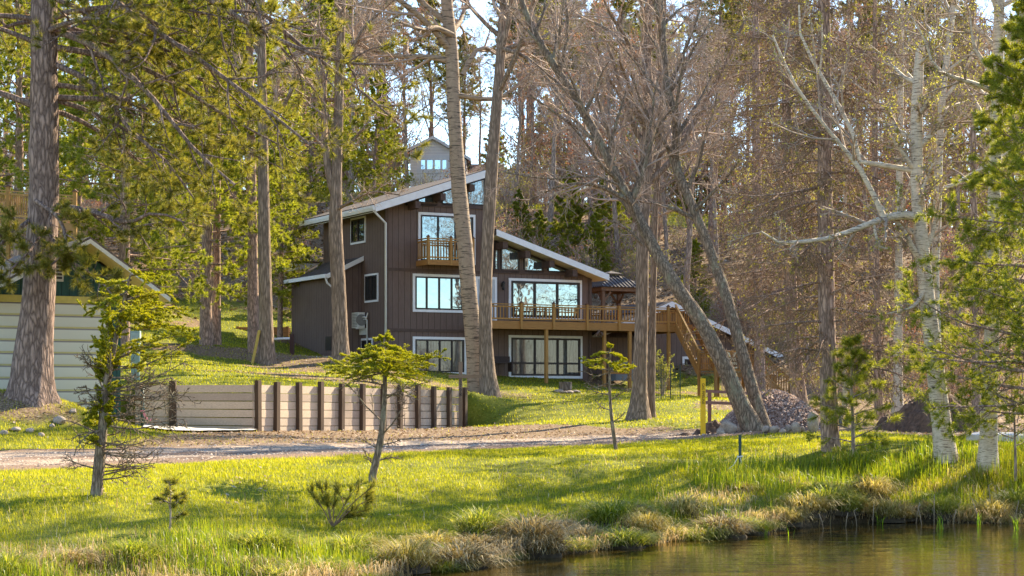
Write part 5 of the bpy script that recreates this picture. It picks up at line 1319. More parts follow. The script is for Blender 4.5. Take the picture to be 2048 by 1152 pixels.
traced_bare('birch_tree', 'slender white birch stem just right of the broken-topped birch, forking high', [(1884,900,22,46),(1880,800,20,46),(1874,680,19,46),(1870,545,18,46),(1874,460,18,46),(1877,340,17,46),(1884,200,15,46),(1896,100,14,46),(1908,0,12,46),(1920,-140,8,46)], bk_birch, 12, .5, .25, limbs=[[(1882,205,10,46),(1912,168,9,46),(1935,130,7,46),(1960,60,5,46)]], buds=bud_green, rough=.05, cmat=twig_grey)
traced_bare('birch_tree', 'thick white birch nearest the right picture edge, wrapped in pine boughs', [(1975,928,42,41),(1977,870,38,41),(1979,780,36,41),(1984,650,33,41),(1986,500,30,41),(1989,380,28,41),(1992,250,27,41),(1996,120,24,41),(1999,0,22,41),(2004,-150,15,41)], bk_birch, 12, .55, .25, limbs=[[(1990,185,13,41),(1962,172,12,40.8),(1925,160,10,40.6),(1885,146,8,40.4),(1862,120,6,40.3),(1850,80,5,40.2),(1820,30,3,40)]], buds=bud_green, rough=.06, cmat=twig_grey, k=16)
traced_bare('birch_tree', 'spotted pale birch stem standing by the near side of the dirt mound', [(1796,805,22,59),(1796,720,20,59),(1797,600,18,59),(1798,450,16,59),(1800,280,14,59),(1803,100,11,59),(1805,-60,6,59)], bk_birch, 10, .4, .26, rough=.05, cmat=twig_grey)
traced_bare('birch_tree', 'thin whitish birch stem right of the dark spruce trunk', [(1690,790,10,62),(1689,680,9,62),(1688,560,9,62),(1690,400,8,62),(1694,200,7,62),(1698,0,5,62)], bk_birch, 10, .35, .28, rough=.05, cmat=twig_grey)
# ---- pines at the right edge
traced_pine('white_pine', 'bright white pine filling the right picture edge with soft fresh boughs', [(2092,900,30,38.5),(2090,780,27,38.5),(2088,600,24,38.5),(2086,400,21,38.5),(2084,200,18,38.5),(2082,0,14,38.5),(2080,-200,8,38.5)], 61, .06, 3.6, 116, 11, 6, needle_soft, 25, .13, .0095, bk_pine_far, .72, .1, 1.15)
traced_pine('pine_sapling', 'bushy bright green pine sapling beside the dark spruce trunk', [(1707,918,9,43.2),(1706,860,8,43.2),(1704,800,6,43.2),(1703,740,5,43.2),(1702,680,3,43.2)], 62, .1, 1.15, 28, 4, 3, needle_soft, 30, .17, .0055, bk_grey, .75, .0, .55)
traced_pine('pine_sapling', 'tiny pine sapling with few needles standing in the near lawn', [(338,1070,5,27.6),(341,1040,4,27.6),(341,1000,3,27.6),(339,962,2,27.6)], 63, .3, .38, 10, 2, 3, needle_dark, 18, .1, .008, bk_grey, .55, -.35, .35)
traced_pine('fir_sapling', 'small sparse fir sapling before the concrete slab at the right', [(2031,925,6,40),(2030,880,5,40),(2028,830,4,40),(2024,790,2,40)], 64, .25, .6, 14, 4, 3, needle_soft, 12, .06, .007, bk_grey, .6, -.1, .6)
def pine_bush(name, label, u, Y, stems, seed):
    rg = np.random.default_rng(seed); b = G(u, Y); T = NB(); C = NB(); M_ = []
    for (du, dv) in stems:
        e = np.array([du/FPX*Y, rg.uniform(-.35, .35), -dv/FPX*Y]); m = e*.5 + [0, 0, .06]
        M_.append(resample(np.array([b, b+m, b+e]), 8))
    M_ = np.array(M_); R = np.broadcast_to(np.linspace(.012, .005, 8), (len(M_), 8)); T.tubes(M_, R, 6)
    S, Q = grow(M_, R, 3, .4, .95, 40, .35, 5, .4, .1, .7, rg, rmin=.004); T.tubes(S, Q, 4)
    for X_ in (M_, S):
        c, d = along_pts(X_, 4, .55, rg); C.add(*tuft(c, norm(d)+[0, 0, .3], 18, .13, .008, .5, rg, .08)); c, d = ends(X_); C.add(*tuft(c, norm(d)+[0, 0, .2], 40, .14, .008, .5, rg, .1))
    return make_tree(name, label, 'shrub', b, T, limb_pine, C, needle_dark)
pine_bush('pine_shrub', 'low many-stemmed pine shrub in the grass near the flat-topped fir', 665, 30.5, [(-45,-75),(-25,-85),(5,-80),(55,-90),(80,-60),(85,-85),(40,-25),(-10,-60),(70,-35)], 71)
# ---- small firs on the lawn
def fir(name, label, rows, branches, dead, seed, dens=1.0, shoot=.3, sleeve=None, extra=1, deadwood=0):
    """branches: foliage boughs; dead: bare ones; both polylines (u, v, Y offset)"""
    rg = np.random.default_rng(seed); pts, r = traced(rows, 26); Y0 = rows[0][3]; T = NB(); C = NB()
    trunk_tube(T, np.concatenate([[pts[0]-[0, 0, .25]], pts]), np.concatenate([[r[0]], r]), 12, .12, 8, .25)
    def poly(b, w): a = np.array([[*P(u, v, Y0+dy)] for u, v, dy in b]); q = resample(a, 8); return q, np.linspace(w, w*.3, 8)
    live = [poly(b, .018) for b in branches]; dd = [poly(b, .019) for b in dead]
    for i in range(deadwood):
        vv = rg.uniform(705, 955); u0 = np.interp(vv, [r_[1] for r_ in rows][::-1], [r_[0] for r_ in rows][::-1]); s_ = 1 if i % 3 else -1; lu = rg.uniform(45, 150 if s_ > 0 else 75); up_ = rg.uniform(-.1, .35)
        dd.append(poly([(u0, vv, 0), (u0+s_*lu*.5, vv-lu*up_*.4+rg.normal(0, 4), rg.uniform(-.4, .4)), (u0+s_*lu, vv-lu*up_+rg.normal(0, 6), rg.uniform(-.7, .7))], .016))
    if sleeve:
        v0, v1, n_, ln_ = sleeve
        for i in range(n_):
            vv = v0+(v1-v0)*rg.random(); u0 = np.interp(vv, [r_[1] for r_ in rows][::-1], [r_[0] for r_ in rows][::-1]); s_ = -1 if i % 3 else 1; lu = rg.uniform(.6, 1.2)*ln_
            live.append(poly([(u0, vv, 0), (u0+s_*lu*.35, vv-lu*.45, rg.uniform(-.15, .15)), (u0+s_*lu*.55, vv-lu, rg.uniform(-.35, .35))], .01))
    for b_ in list(branches):
        for k_ in range(extra):                      # further boughs round the stem between the main ones
            sp_ = rg.uniform(.55, 1.0); a0 = np.array(b_[0]); dy_ = rg.normal(0, .5); bb_ = [tuple(a0 + (np.array(c_)-a0)*[sp_, sp_, 1] + np.array([rg.normal(0, 3), rg.normal(0, 2), dy_*j_/(len(b_)-1)])*(j_ > 0)) for j_, c_ in enumerate(b_)]; live.append(poly(bb_, .012))
    for q, w in live + dd: T.tubes(q[None], w[None], 5)
    if dd:
        Pd = np.stack([q for q, w in dd]); Rd = np.stack([w for q, w in dd]); D1, E1 = grow(Pd, Rd, 8, .2, 1., 40, .36, 5, 0, .18, .6, rg, rmin=.008); T.tubes(D1, E1, 4)
        D2, E2 = grow(D1, E1, 5, .2, 1., 40, .45, 3, 0, .2, .6, rg, rmin=.006); T.tubes(D2, E2, 3)
    Pl = np.stack([q for q, w in live]); Rl = np.stack([w for q, w in live])
    S1, Q1 = grow(Pl, Rl, int(9*dens), .15, 1., 38, shoot, 5, .12, .04, .6, rg, flat=.88, rmin=.005); T.tubes(S1, Q1, 3)
    S2, Q2 = grow(S1, Q1, 4, .2, 1., 38, .5, 3, .15, .05, .6, rg, flat=.85, rmin=.004); T.tubes(S2, Q2, 3)
    for X_, kk in ((Pl, 44), (S1, 24), (S2, 13)):
        c, d = along_pts(X_, kk, .3 if X_ is Pl else .05, rg); a, b = frames(norm(d))
        ph = rg.uniform(0, PI, len(c)); dirs = norm(d)*.55 + a*np.cos(ph)[:, None] + np.abs(np.sin(ph))[:, None]*np.array([0, 0, .8])
        C.add(*tuft(c, dirs, 7, .038, .0085, .3, rg, .02, 1.0))
    return make_tree(name, label, 'tree', pts[0], T, bk_lichen, C, needle_fir)
fir('fir_tree', 'ragged windblown fir in the left lawn with dead lower twigs, beside the track', [(192,992,27,31),(198,930,24,31),(204,870,22,31),(209,800,19,31),(220,730,15,31),(233,670,11,31),(246,610,8,31),(258,560,5,31),(266,536,2,31)],
  [[(262,560,0),(225,565,.2),(200,560,.3)], [(262,550,0),(290,550,-.2),(315,556,-.3)], [(255,585,0),(215,600,-.3),(178,625,-.4),(164,612,-.5)], [(252,600,0),(290,590,.3),(330,585,.5),(350,600,.5)], [(248,615,0),(290,620,-.3),(335,615,-.5),(368,628,-.5)], [(245,625,0),(230,630,-.5),(205,640,-.7)],
   [(240,650,0),(290,660,.2),(340,650,.3),(385,660,.3)], [(226,720,0),(280,700,-.3),(330,670,-.5),(378,665,-.6)], [(222,740,0),(290,730,.2),(350,700,.3),(385,680,.3)], [(215,770,0),(222,720,-.3),(216,660,-.4),(214,620,-.4)], [(212,780,0),(205,730,.2),(204,680,.3),(206,645,.3)], [(256,580,0),(262,575,-.6),(275,585,-.9)], [(254,590,0),(262,580,.6),(280,575,1.)],
   [(248,612,0),(270,620,-.7),(300,630,-1.1)], [(250,606,0),(280,600,.7),(310,605,1.)], [(243,640,0),(275,640,-.4),(312,636,-.7)], [(238,660,0),(215,680,.4),(195,690,.5)], [(209,800,0),(190,820,.2),(178,850,.3)], [(222,735,0),(236,700,.3),(268,680,.6),(310,690,.7)]],
  [[(214,780,0),(270,770,-.2),(330,745,-.3),(372,722,-.3)], [(210,800,0),(270,800,.2),(340,790,.3),(390,795,.3)], [(212,790,0),(190,745,.2),(165,715,.3)], [(208,830,0),(260,830,-.3),(320,815,-.4),(350,800,-.5)], [(206,850,0),(270,858,.1),(320,850,.2),(350,862,.2)], [(204,870,0),(160,850,.2),(130,840,.3)], [(203,885,0),(260,890,-.2),(300,880,-.3)], [(200,905,0),(255,915,-.3),(300,915,-.4)], [(198,925,0),(260,938,.1),(305,930,.2)], [(196,960,0),(240,955,.1),(275,945,.1)], [(205,860,0),(175,870,-.3),(150,900,-.3)], [(210,810,0),(180,790,-.3),(170,770,-.4)], [(208,835,0),(290,845,.4),(370,838,.6)], [(214,780,0),(300,765,.5),(345,755,.7)]], 81, 1.1, .3, (650, 900, 34, 34), 1, 24)
fir('fir_tree', 'flat-topped bright green fir with a bare crooked stem before the retaining wall', [(745,952,17,36),(755,910,16,36),(764,860,14,36),(769,800,11,36),(770,750,9,36),(769,710,6,36),(768,676,3,36)],
  [[(769,690,0),(750,694,.2),(735,702,.3)], [(769,690,0),(785,693,-.2),(800,700,-.3)], [(769,705,0),(735,712,-.3),(700,720,-.4)], [(769,705,0),(805,708,.3),(835,715,.4)], [(770,720,0),(725,722,.3),(684,708,.4)], [(770,722,0),(815,722,-.4),(850,720,-.5),(886,704,-.6)], [(770,735,0),(720,735,-.3),(680,732,-.5),(645,735,-.5)], [(770,738,0),(810,735,.4),(850,735,.6)],
   [(770,745,0),(730,752,.4),(690,748,.6),(665,742,.7)], [(770,728,0),(778,730,-.6),(790,738,-1.)], [(770,726,0),(760,730,-.6),(745,740,-1.)], [(770,718,0),(765,718,.6),(755,722,1.)], [(770,716,0),(785,716,.6),(805,722,.9)], [(770,748,0),(810,752,-.3),(850,750,-.5)], [(769,700,0),(768,704,-.4),(772,712,-.7)], [(769,680,0),(764,676,0),(760,672,0)], [(769,682,0),(775,676,.1),(780,674,.1)]],
  [[(766,845,0),(735,815,.2),(710,785,.3),(690,765,.4)], [(764,870,0),(790,840,-.2),(808,800,-.2),(795,770,-.2)], [(768,800,0),(800,780,.3),(835,770,.4),(860,762,.4)], [(762,890,0),(785,885,.1),(800,880,.1)], [(760,900,0),(735,885,.2),(718,875,.2)], [(770,770,0),(740,765,-.3),(700,760,-.4)], [(768,790,0),(810,790,-.3),(830,800,-.3)], [(758,920,0),(785,915,.1),(805,918,.1)], [(752,935,0),(735,915,.1),(728,900,.1)]], 82, 1.1, .34, None, 2)
fir('fir_tree', 'thin young fir with a tuft of green on top, in the lawn below the deck', [(1233,906,8,46),(1226,860,8,46),(1221,810,7,46),(1219,760,6,46),(1220,720,4,46),(1222,692,3,46)],
  [[(1221,705,0),(1200,705,.2),(1186,712,.3)], [(1221,705,0),(1238,712,-.2),(1250,718,-.2)], [(1221,715,0),(1195,722,-.3),(1168,725,-.4)], [(1221,728,0),(1240,732,.3),(1262,730,.4)], [(1220,740,0),(1190,735,.2),(1165,718,.3)], [(1220,722,0),(1225,728,-.4),(1232,736,-.6)], [(1220,740,0),(1240,742,-.2),(1264,736,-.3)], [(1222,697,0),(1218,694,0),(1215,690,0)]],
  [[(1220,745,0),(1190,752,.2),(1165,740,.3)], [(1220,765,0),(1190,775,-.2),(1172,765,-.3)], [(1220,770,0),(1245,765,.2),(1262,745,.3)], [(1221,790,0),(1195,785,.2),(1170,772,.3)], [(1221,800,0),(1245,785,-.2),(1260,778,-.2)], [(1222,820,0),(1205,815,.1),(1190,800,.1)], [(1224,845,0),(1240,835,.1),(1250,825,.1)]], 83, .9, .36)
# ---- the wood behind, tree by tree
for k, v, u, Y, s, lab in [
 ('white', 0, 40, 92, .95, 'feathery white pine behind the raised deck at the far left'),
 ('white', 1, 150, 100, .9, 'dense white pine rising above the right end of the raised deck'),
 ('white', 1, 330, 96, .85, 'broad white pine filling the gap right of the green garage roof'),
 ('white', 0, 480, 104, .82, 'soft green pine between the twin-stemmed pine and the reddish trunk'),
 ('white', 1, 610, 108, .78, 'light green pine behind the left eave of the brown house'),
 ('white', 0, 560, 90, .5, 'short bushy pine just above the orange garden bed'),
 ('white', 0, 745, 112, .52, 'bright yellow-green pine directly left of the white hill house'),
 ('tall', 0, 200, 120, .95, 'tall pine far behind the green garage with its crown cut by the picture top'),
 ('tall', 1, 400, 125, .95, 'tall pine with high dark crown behind the twin-stemmed pine'),
 ('tall', 0, 640, 130, .9, 'tall pine crown above the left eave of the brown house'),
 ('tall', 1, 1050, 140, .72, 'dusky pine crown right above the white shed'),
 ('tall', 0, 1150, 132, .85, 'dark pine seen between the leaning trunk and the maple fork'),
 ('tall', 1, 1250, 126, .95, 'tall pine above the gazebo, its crown behind maple twigs'),
 ('tall', 0, 1420, 120, .95, 'tall pine behind the right end of the wooden deck'),
 ('tall', 1, 1530, 136, .9, 'distant pine crown over the brown garage'),
 ('tall', 0, 1720, 128, .9, 'distant pine behind the crooked birch limbs'),
 ('tall', 1, 1900, 122, .92, 'distant pine behind the top of the broken birch'),
 ('white', 1, 2010, 105, .8, 'green pine far behind the birch at the right picture edge'),
 ('white', 0, 1640, 112, .6, 'low green pine glimpsed behind the dark spruce trunk'),
 ('tall', 0, 930, 150, .62, 'faint pine crown behind the ridge of the white hill house'),
 ('young', 0, 1045, 112, .55, 'young pine on the slope below the white shed'),
 ('young', 1, 1085, 106, .6, 'young pine just above the peak of the lower house roof'),
 ('young', 0, 1135, 111, .8, 'largest young pine on the brown slope above the lower roof'),
 ('young', 1, 1195, 106, .62, 'young pine on the slope above the gazebo roof'),
 ('young', 1, 1225, 113, .75, 'young pine high on the slope behind the stout maple'),
 ('young', 0, 1390, 103, .6, 'young pine peeping over the landing of the deck stairs'),
 ('young', 1, 1600, 100, .75, 'young pine at the right end of the brown garage roof'),
 ('young', 0, 300, 88, .6, 'young pine on the upper lawn just right of the green garage'),
 ('young', 1, 585, 97, .5, 'young pine at the rear corner of the brown house'),
 ('young', 0, 1850, 90, .8, 'young pine behind the dirt mound at the right'),
]: put(k, v, u, Y, s, lab)
for v, u, Y, s, lab in [
 (0, -20, 112, .95, 'bare tree at the left picture edge behind the red pine trunk'),
 (2, 120, 108, 1.0, 'slim bare tree behind the raised deck posts'),
 (3, 290, 118, .95, 'bare tree showing through the drooping pine boughs'),
 (0, 455, 132, .9, 'bare tree far back between the pine trunks on the upper lawn'),
 (2, 590, 118, 1.0, 'thin bare tree behind the orange garden bed'),
 (1, 700, 125, .8, 'bare tree rising just left of the bright yellow-green pine'),
 (3, 770, 128, .85, 'grey bare tree left of the white hill house gable'),
 (0, 815, 131, .85, 'dark forked bare tree at the left wall of the white hill house'),
 (1, 850, 152, .7, 'bare tree behind the ridge of the white hill house, seen against sky'),
 (2, 905, 128, .95, 'slim bare tree before the right half of the white hill house'),
 (3, 960, 146, .75, 'bare tree between the aspen and the maple against the sky'),
 (0, 1030, 124, .75, 'bare tree standing before the white shed'),
 (2, 1062, 128, 1.0, 'slim bare tree right of the white shed'),
 (1, 1100, 118, .8, 'straight bare tree on the slope above the lower roof'),
 (3, 1180, 120, .85, 'bare tree left of the gazebo finial, up the slope'),
 (0, 1240, 108, .9, 'bare tree up the slope straight behind the gazebo'),
 (2, 1335, 110, 1.1, 'slim bare tree behind the right end of the deck railing'),
 (1, 1365, 96, .85, 'big bare tree behind the deck stairs'),
 (3, 1440, 108, .95, 'bare tree above the peak of the brown garage'),
 (0, 1490, 126, .9, 'bare tree far behind the landing of the stairs'),
 (1, 1560, 118, .85, 'bare tree behind the low end of the brown garage roof'),
 (2, 1620, 92, 1.1, 'slim bare tree close behind the blue bin'),
 (3, 1680, 112, .95, 'bare tree behind the dark spruce at mid height'),
 (0, 1760, 104, .95, 'bare tree behind the spotted pale birch'),
 (1, 1830, 116, .85, 'bare tree far behind the broken-topped birch'),
 (3, 1920, 98, 1.0, 'bare tree between the slender birch and the right-edge birch'),
 (0, 2000, 118, .95, 'bare tree behind the birch wrapped in pine boughs'),
 (2, 2060, 100, 1.1, 'slim bare tree at the right picture edge'),
 (1, 1290, 146, .8, 'distant bare tree crown above the stout maple fork'),
 (3, 1120, 150, .8, 'distant bare tree crown under the open patch of sky'),
 (0, 1400, 150, .85, 'distant bare tree crown over the deck stairs'),
 (2, 1700, 150, 1.1, 'distant slim bare crown among the birch limbs'),
 (1, 1960, 146, .85, 'distant bare crown in the upper right'),
 (3, 560, 150, .85, 'distant bare crown above the white pine boughs'),
 (0, 350, 152, .85, 'distant bare crown high above the green garage'),
]: put('bare', v, u, Y, s, lab)
# slim trunks of the far ranks and twiggy brush on the slope: nothing tells them apart
for i in range(84):
    kind, var = ('bare', (2, 3, 1, 0)[i % 4]) if i % 4 else ('tall', (i//4) % 2)
    uu = -60 + i*26 + random.uniform(-25, 25)
    if 760 < uu < 1020 and i % 3: continue
    o = put(kind, var, uu, random.uniform(132, 178), random.uniform(.7, 1.1), 'slim leafless trunk in the far ranks of the hilltop wood' if kind == 'bare' else 'dusky pine in the far ranks of the hilltop wood')
    o['group'] = 'far leafless trunks of the hilltop wood' if kind == 'bare' else 'far pines of the hilltop wood'
def brush(seed):
    rg = np.random.default_rng(seed); M_ = []
    for i in range(9):
        e = np.array([rg.normal(0, .9), rg.normal(0, .9), rg.uniform(2, 4.2)]); M_.append(resample(np.array([[rg.normal(0, .15), rg.normal(0, .15), -.1], e*.5+[0, 0, .2], e]), 8))
    M_ = np.array(M_); R = np.broadcast_to(np.linspace(.03, .01, 8), (9, 8)); T = NB(); T.tubes(M_, R, 5); C = NB()
    Q, R1 = grow(M_, R, 9, .15, 1, 40, .4, 5, .2, .14, .6, rg, rmin=.012); C.tubes(Q, R1, 3); Q2, R2 = grow(Q, R1, 6, .15, 1, 42, .5, 4, .1, .15, .6, rg, rmin=.01); C.tubes(Q2, R2, 3)
    r = thing('twiggy_bush', '', 'bush'); T.build('stem', bk_grey, r); C.build('crown', twig_pink, r)
    bn = NB(); c, d = ends(Q2); bn.add(*tuft(c, d, 2, .07, .06, .7)); bn.build('buds', bud_red if seed % 2 else bud_green, r); return r
protos['brush'] = [brush(91), brush(92), brush(93)]; GROUPK['brush'] = 'leafless bushes on the brown slope'
for i in range(110):
    u = random.uniform(-40, 2090); Y = random.uniform(97, 128)
    if 560 < u < 1330 and Y < 101: Y += 6
    put('brush', i % 3, u, Y, random.uniform(.6, 1.15), 'leafless twiggy bush on the brown slope behind the houses')
for i, (u, Y) in enumerate([(1700,72),(1770,66),(1830,70),(1900,64),(1640,78),(1960,68),(2020,62),(1560,98),(1690,90),(1850,84),(1930,80),(2010,84)]):
    put('brush', i % 3, u, Y, .8, 'leafless twiggy bush in the brown thicket at the right')['group'] = 'leafless bushes in the right thicket'
for i in range(64):
    u = -40 + i*33.5 + random.uniform(-14, 14); Y = random.uniform(126, 160)
    if 790 < u < 1010: continue
    put('brush', i % 3, u, Y, random.uniform(1.5, 2.5), 'tall leafless thicket bush on the crest of the hill')['group'] = 'leafless bushes on the hill crest'
for i, u in enumerate([620, 700, 780, 985, 1090, 1150, 1210, 1275, 1330, 1385, 1450, 1520, 1600, 1690, 1780, 1880, 1980]):
    put('young', i % 2, u, random.uniform(140, 165), random.uniform(.85, 1.35), 'bushy young pine in the dense growth along the hill crest')['group'] = 'young pines along the hill crest'
for i, (u, Y) in enumerate([(965,130),(1045,130)]):
    put('brush', i % 3, u, Y, 1.0, 'leafless bush on the lawn edge before the white hill house')['group'] = 'leafless bushes before the white hill house'
# trees beyond the right edge of the picture: they shade the bank and stand in the window reflections
for k, v, X, Y, s, lab in [('bare', 1, 30, 62, .95, 'bare tree outside the picture on the right lawn'), ('bare', 0, 24, 56, .9, 'bare tree outside the picture near the slab'), ('white', 0, 21, 58, .7, 'white pine outside the picture beyond the slab'), ('bare', 3, 40, 74, 1., 'bare tree outside the picture by the far track'), ('bare', 0, 27, 69, .9, 'bare tree outside the picture behind the slab'), ('bare', 1, 36, 60, .9, 'bare tree outside the picture on the far right lawn'), ('bare', 3, 46, 57, 1., 'bare tree outside the picture at the far right shore'), ('bare', 1, 22, 73, .85, 'bare tree outside the picture behind the dirt mound')]:
    o = put(k, v, 1024 + X/Y*FPX, Y, s, lab)
# ================================================================== stones, heaps, stakes
def rock(name, label, u, Y, sx, sy, sz, seed, mat, rz=0., sink=.25, group=None, cat='rock'):
    rg = np.random.default_rng(seed); n, k = 12, 18; V = []; F_ = []
    for i in range(n+1):
        ph = PI*i/n
        for j in range(k):
            th = 2*PI*j/k; V.append((math.sin(ph)*math.cos(th), math.sin(ph)*math.sin(th), math.cos(ph)))
    V = np.array(V)
    for _ in range(7):
        nn = norm(rg.normal(0, 1, 3)); dlim = rg.uniform(.62, .9); e = V @ nn - dlim; V = V - np.maximum(e, 0)[:, None]*nn
    V = V*(1 + .18*(fbm(V*1.7 + seed, 3)-.5)[:, None]*2)
    i = np.arange(n)[:, None]*k; j = np.arange(k)[None]; j2 = (j+1) % k
    q = np.stack(np.broadcast_arrays(i+j, i+k+j, i+k+j2, i+j2), -1).reshape(-1, 4)
    o = finish(name, raw_mesh(name, V*np.array([sx, sy, sz]), [q]), mat, None, True); g = G(u, Y)
    o.location = g + [0, 0, sz*(1-2*sink)]; o.rotation_euler = (0, 0, rz); return tag(o, label, cat, group)
t = NT('granite'); f = t.noise(t.coords(), 5, 6, .7); f2 = t.noise(t.coords(), 28, 3, .7)
t.bsdf(t.mix(.4, t.ramp(f, [(.3, (.2,.14,.105)), (.6, (.44,.34,.26)), (.8, (.58,.49,.39))]), t.ramp(f2, [(.35, (.13,.1,.08)), (.6, (.46,.38,.3))])), .85, f, .5, .03); granite = t.m
GB = 'boulders round the gravel heap'
for i, (u, Y, a, b, c, lab) in enumerate([(1454,55.6,.24,.2,.19,'round pinkish boulder left of the leaning trunks'), (1482,56.4,.13,.12,.16,'upright stone touching the left side of the thick leaning trunk'), (1440,55.2,.12,.1,.09,'small grey stone below the round pinkish boulder'), (1532,55.3,.13,.1,.1,'stone just right of the foot of the leaning trunks'),
   (1550,55.1,.16,.13,.11,'smooth grey boulder at the front of the gravel heap'), (1565,54.9,.09,.08,.07,'small stone right of the smooth grey boulder'), (1577,55.3,.14,.11,.1,'dark stone against the right front of the gravel heap'), (1592,55.0,.14,.12,.15,'cream lit stone near the right end of the gravel heap'), (1627,54.8,.18,.15,.26,'tall pointed boulder left of the dark spruce trunk'), (1604,55.2,.1,.09,.09,'low stone between the cream stone and the pointed boulder')]):
    rock('boulder', lab, u, Y, a*1.25, b*1.25, c*1.3, 100+i, granite, i*1.3, .05, GB)
for i, (u, Y, a, lab) in enumerate([(32,46.3,.1,'flat grey stone left below the red pine'), (60,46.4,.1,'grey stone in the leaves below the red pine trunk'), (82,46,.09,'small round stone right below the red pine'), (118,47.6,.16,'brown stone at the right root of the red pine'), (146,48.6,.1,'small dark stone before the garage door'), (8,45.8,.1,'half buried stone at the left picture edge'), (104,47.2,.08,'pale stone next to the brown root stone')]):
    rock('stone', lab, u, Y, a*1.2, a, a*.75, 130+i, granite, i*.9, .25, 'stones below the red pine')
for i, (u, Y) in enumerate([(1118,81), (1140,80.8), (1127,80.6), (1152,81)]):
    rock('flat_stone', ['flat stone left under the log stump','flat stone right under the log stump','flat stone in front of the log stump','flat stone a little right of the log stump'][i], u, Y, .22, .18, .09, 150+i, granite, i, .3, 'flat stones round the log stump')
def heap(name, label, cat, u, Y, a, b, h, mat, seed, rough=.12, fine=.05, power=1.3, n=90):
    g = G(u, Y); ax = np.linspace(-1.15, 1.15, n); XX, YY = np.meshgrid(ax*a, ax*b); rr = np.sqrt((XX/a)**2 + (YY/b)**2)
    wob = 1 + rough*2*(n2(XX+g[0], YY+g[1], 1.2, 3, seed)-.5)
    z = h*np.clip(1-(rr*wob)**power, 0, 1) + fine*2*(n2(XX+g[0], YY+g[1], 7, 3, seed+5)-.5)*(rr < 1.1)
    gz = height(XX+g[0], YY+g[1]); Z = np.where(rr*wob < 1.06, gz + z - .02, gz-.25)
    k = (np.arange(n-1)[:, None]*n + np.arange(n-1)[None]).ravel(); V = np.stack([XX+g[0], YY+g[1], Z], -1).reshape(-1, 3) - g
    o = finish(name, raw_mesh(name, V, [np.stack([k, k+1, k+n+1, k+n], -1)]), mat, None, True); o.location = g
    return tag(o, label, cat), g
t = NT('gravel_heap'); vo = t.n('ShaderNodeTexVoronoi'); vo.inputs['Scale'].default_value = 22; t.l(t.coords(), vo.inputs['Vector']); f = t.noise(t.coords(), 15, 4, .7)
sv = t.n('ShaderNodeSeparateColor'); t.l(vo.outputs['Color'], sv.inputs[0])
t.bsdf(t.ramp(sv.outputs[0], [(0, (.12,.07,.05)), (.5, (.3,.19,.14)), (.85, (.45,.31,.24)), (1, (.58,.46,.38))]), .9, t.math('ADD', vo.outputs['Distance'], f), .9, .05); gravel = t.m
soil = simple('heap_soil', (.12,.07,.045), .95, .55, 7, bump=.9)
hp1, g1 = heap('gravel_heap', 'rounded heap of grey gravel behind the two leaning trunks', 'gravel heap', 1543, 58.6, 1.95, 1.6, 1.28, gravel, 1., .08, .06, 1.7)
n = 5200; th = rng.uniform(0, 2*PI, n); rd = np.sqrt(rng.random(n))*1.9
HX, HY = g1[0]+rd*np.cos(th), g1[1]+rd*np.sin(th)*.92
wob = 1 + .08*2*(n2(HX-g1[0]+g1[0], HY-g1[1]+g1[1], 1.2, 3, 1.)-.5)
HZ = height(HX, HY) + 1.28*np.clip(1-((rd/1.9)*wob)**1.7, 0, 1)
o_ = np.array([(-1,-.6,-.2),(1,-.7,-.1),(.2,1,-.1),(0,0,.9)]); sz = .018+.03*rng.random(n)**2
V = (np.stack([HX, HY, HZ], -1)[:, None] + o_[None]*sz[:, None, None]*rng.uniform(.6, 1.4, (n, 4, 3))).reshape(-1, 3) - g1
i = np.arange(n)[:, None]*4
st_ = finish('loose_stones', raw_mesh('loose_stones', V, [np.concatenate([i+[0,1,3], i+[1,2,3], i+[2,0,3]])]), leaf('heap_stone', [(.12,.07,.05),(.28,.175,.13),(.43,.3,.23),(.57,.45,.37)], 0., (1,1,1), .9, 3.), hp1); st_['kind'] = 'stuff'
heap('dirt_heap', 'low clump of turned brown soil behind the round pinkish boulder', 'dirt heap', 1425, 57.2, .75, .6, .5, soil, 3., .3, .12, 1.2)
heap('dirt_heap', 'broad mound of brown earth behind the broken-topped birch', 'dirt heap', 1872, 57, 1.75, 1.5, 1.35, soil, 4., .3, .14, 1.3)
heap('dirt_heap', 'small scatter of dark soil at the road edge left of the yellow post', 'dirt heap', 1370, 56.8, .7, .4, .16, soil, 6., .35, .08, 1.2)
tpo = G(1480, 39); ts = thing('metal_stake', 'dark green metal stake with white rope tied on it near the water', 'stake', tpo)
m = MB(); hs = P(0, 870, 39)[2]-tpo[2]; m.box(-.03, .03, -.008, .008, -.3, hs); m.box(-.008, .008, .008, .05, -.3, hs); m.build('stake', simple('stake_green', (.02,.05,.045), .5), ts)
m = MB()
m.tube([(.0, -.02, hs*.45), (-.05, -.05, hs*.42), (-.15, -.1, hs*.22), (-.3, -.2, hs*.1)], .008, 5); m.tube([(.0, -.02, hs*.42), (.02, -.04, hs*.3), (.01, -.04, hs*.05)], .008, 5)
m.tube([(-.05, -.03, hs*.43), (.05, -.03, hs*.45), (.05, .06, hs*.44), (-.05, .06, hs*.43), (-.05, -.03, hs*.45)], .014, 6); m.build('rope', simple('white_rope', (.6,.58,.55), .8), ts)
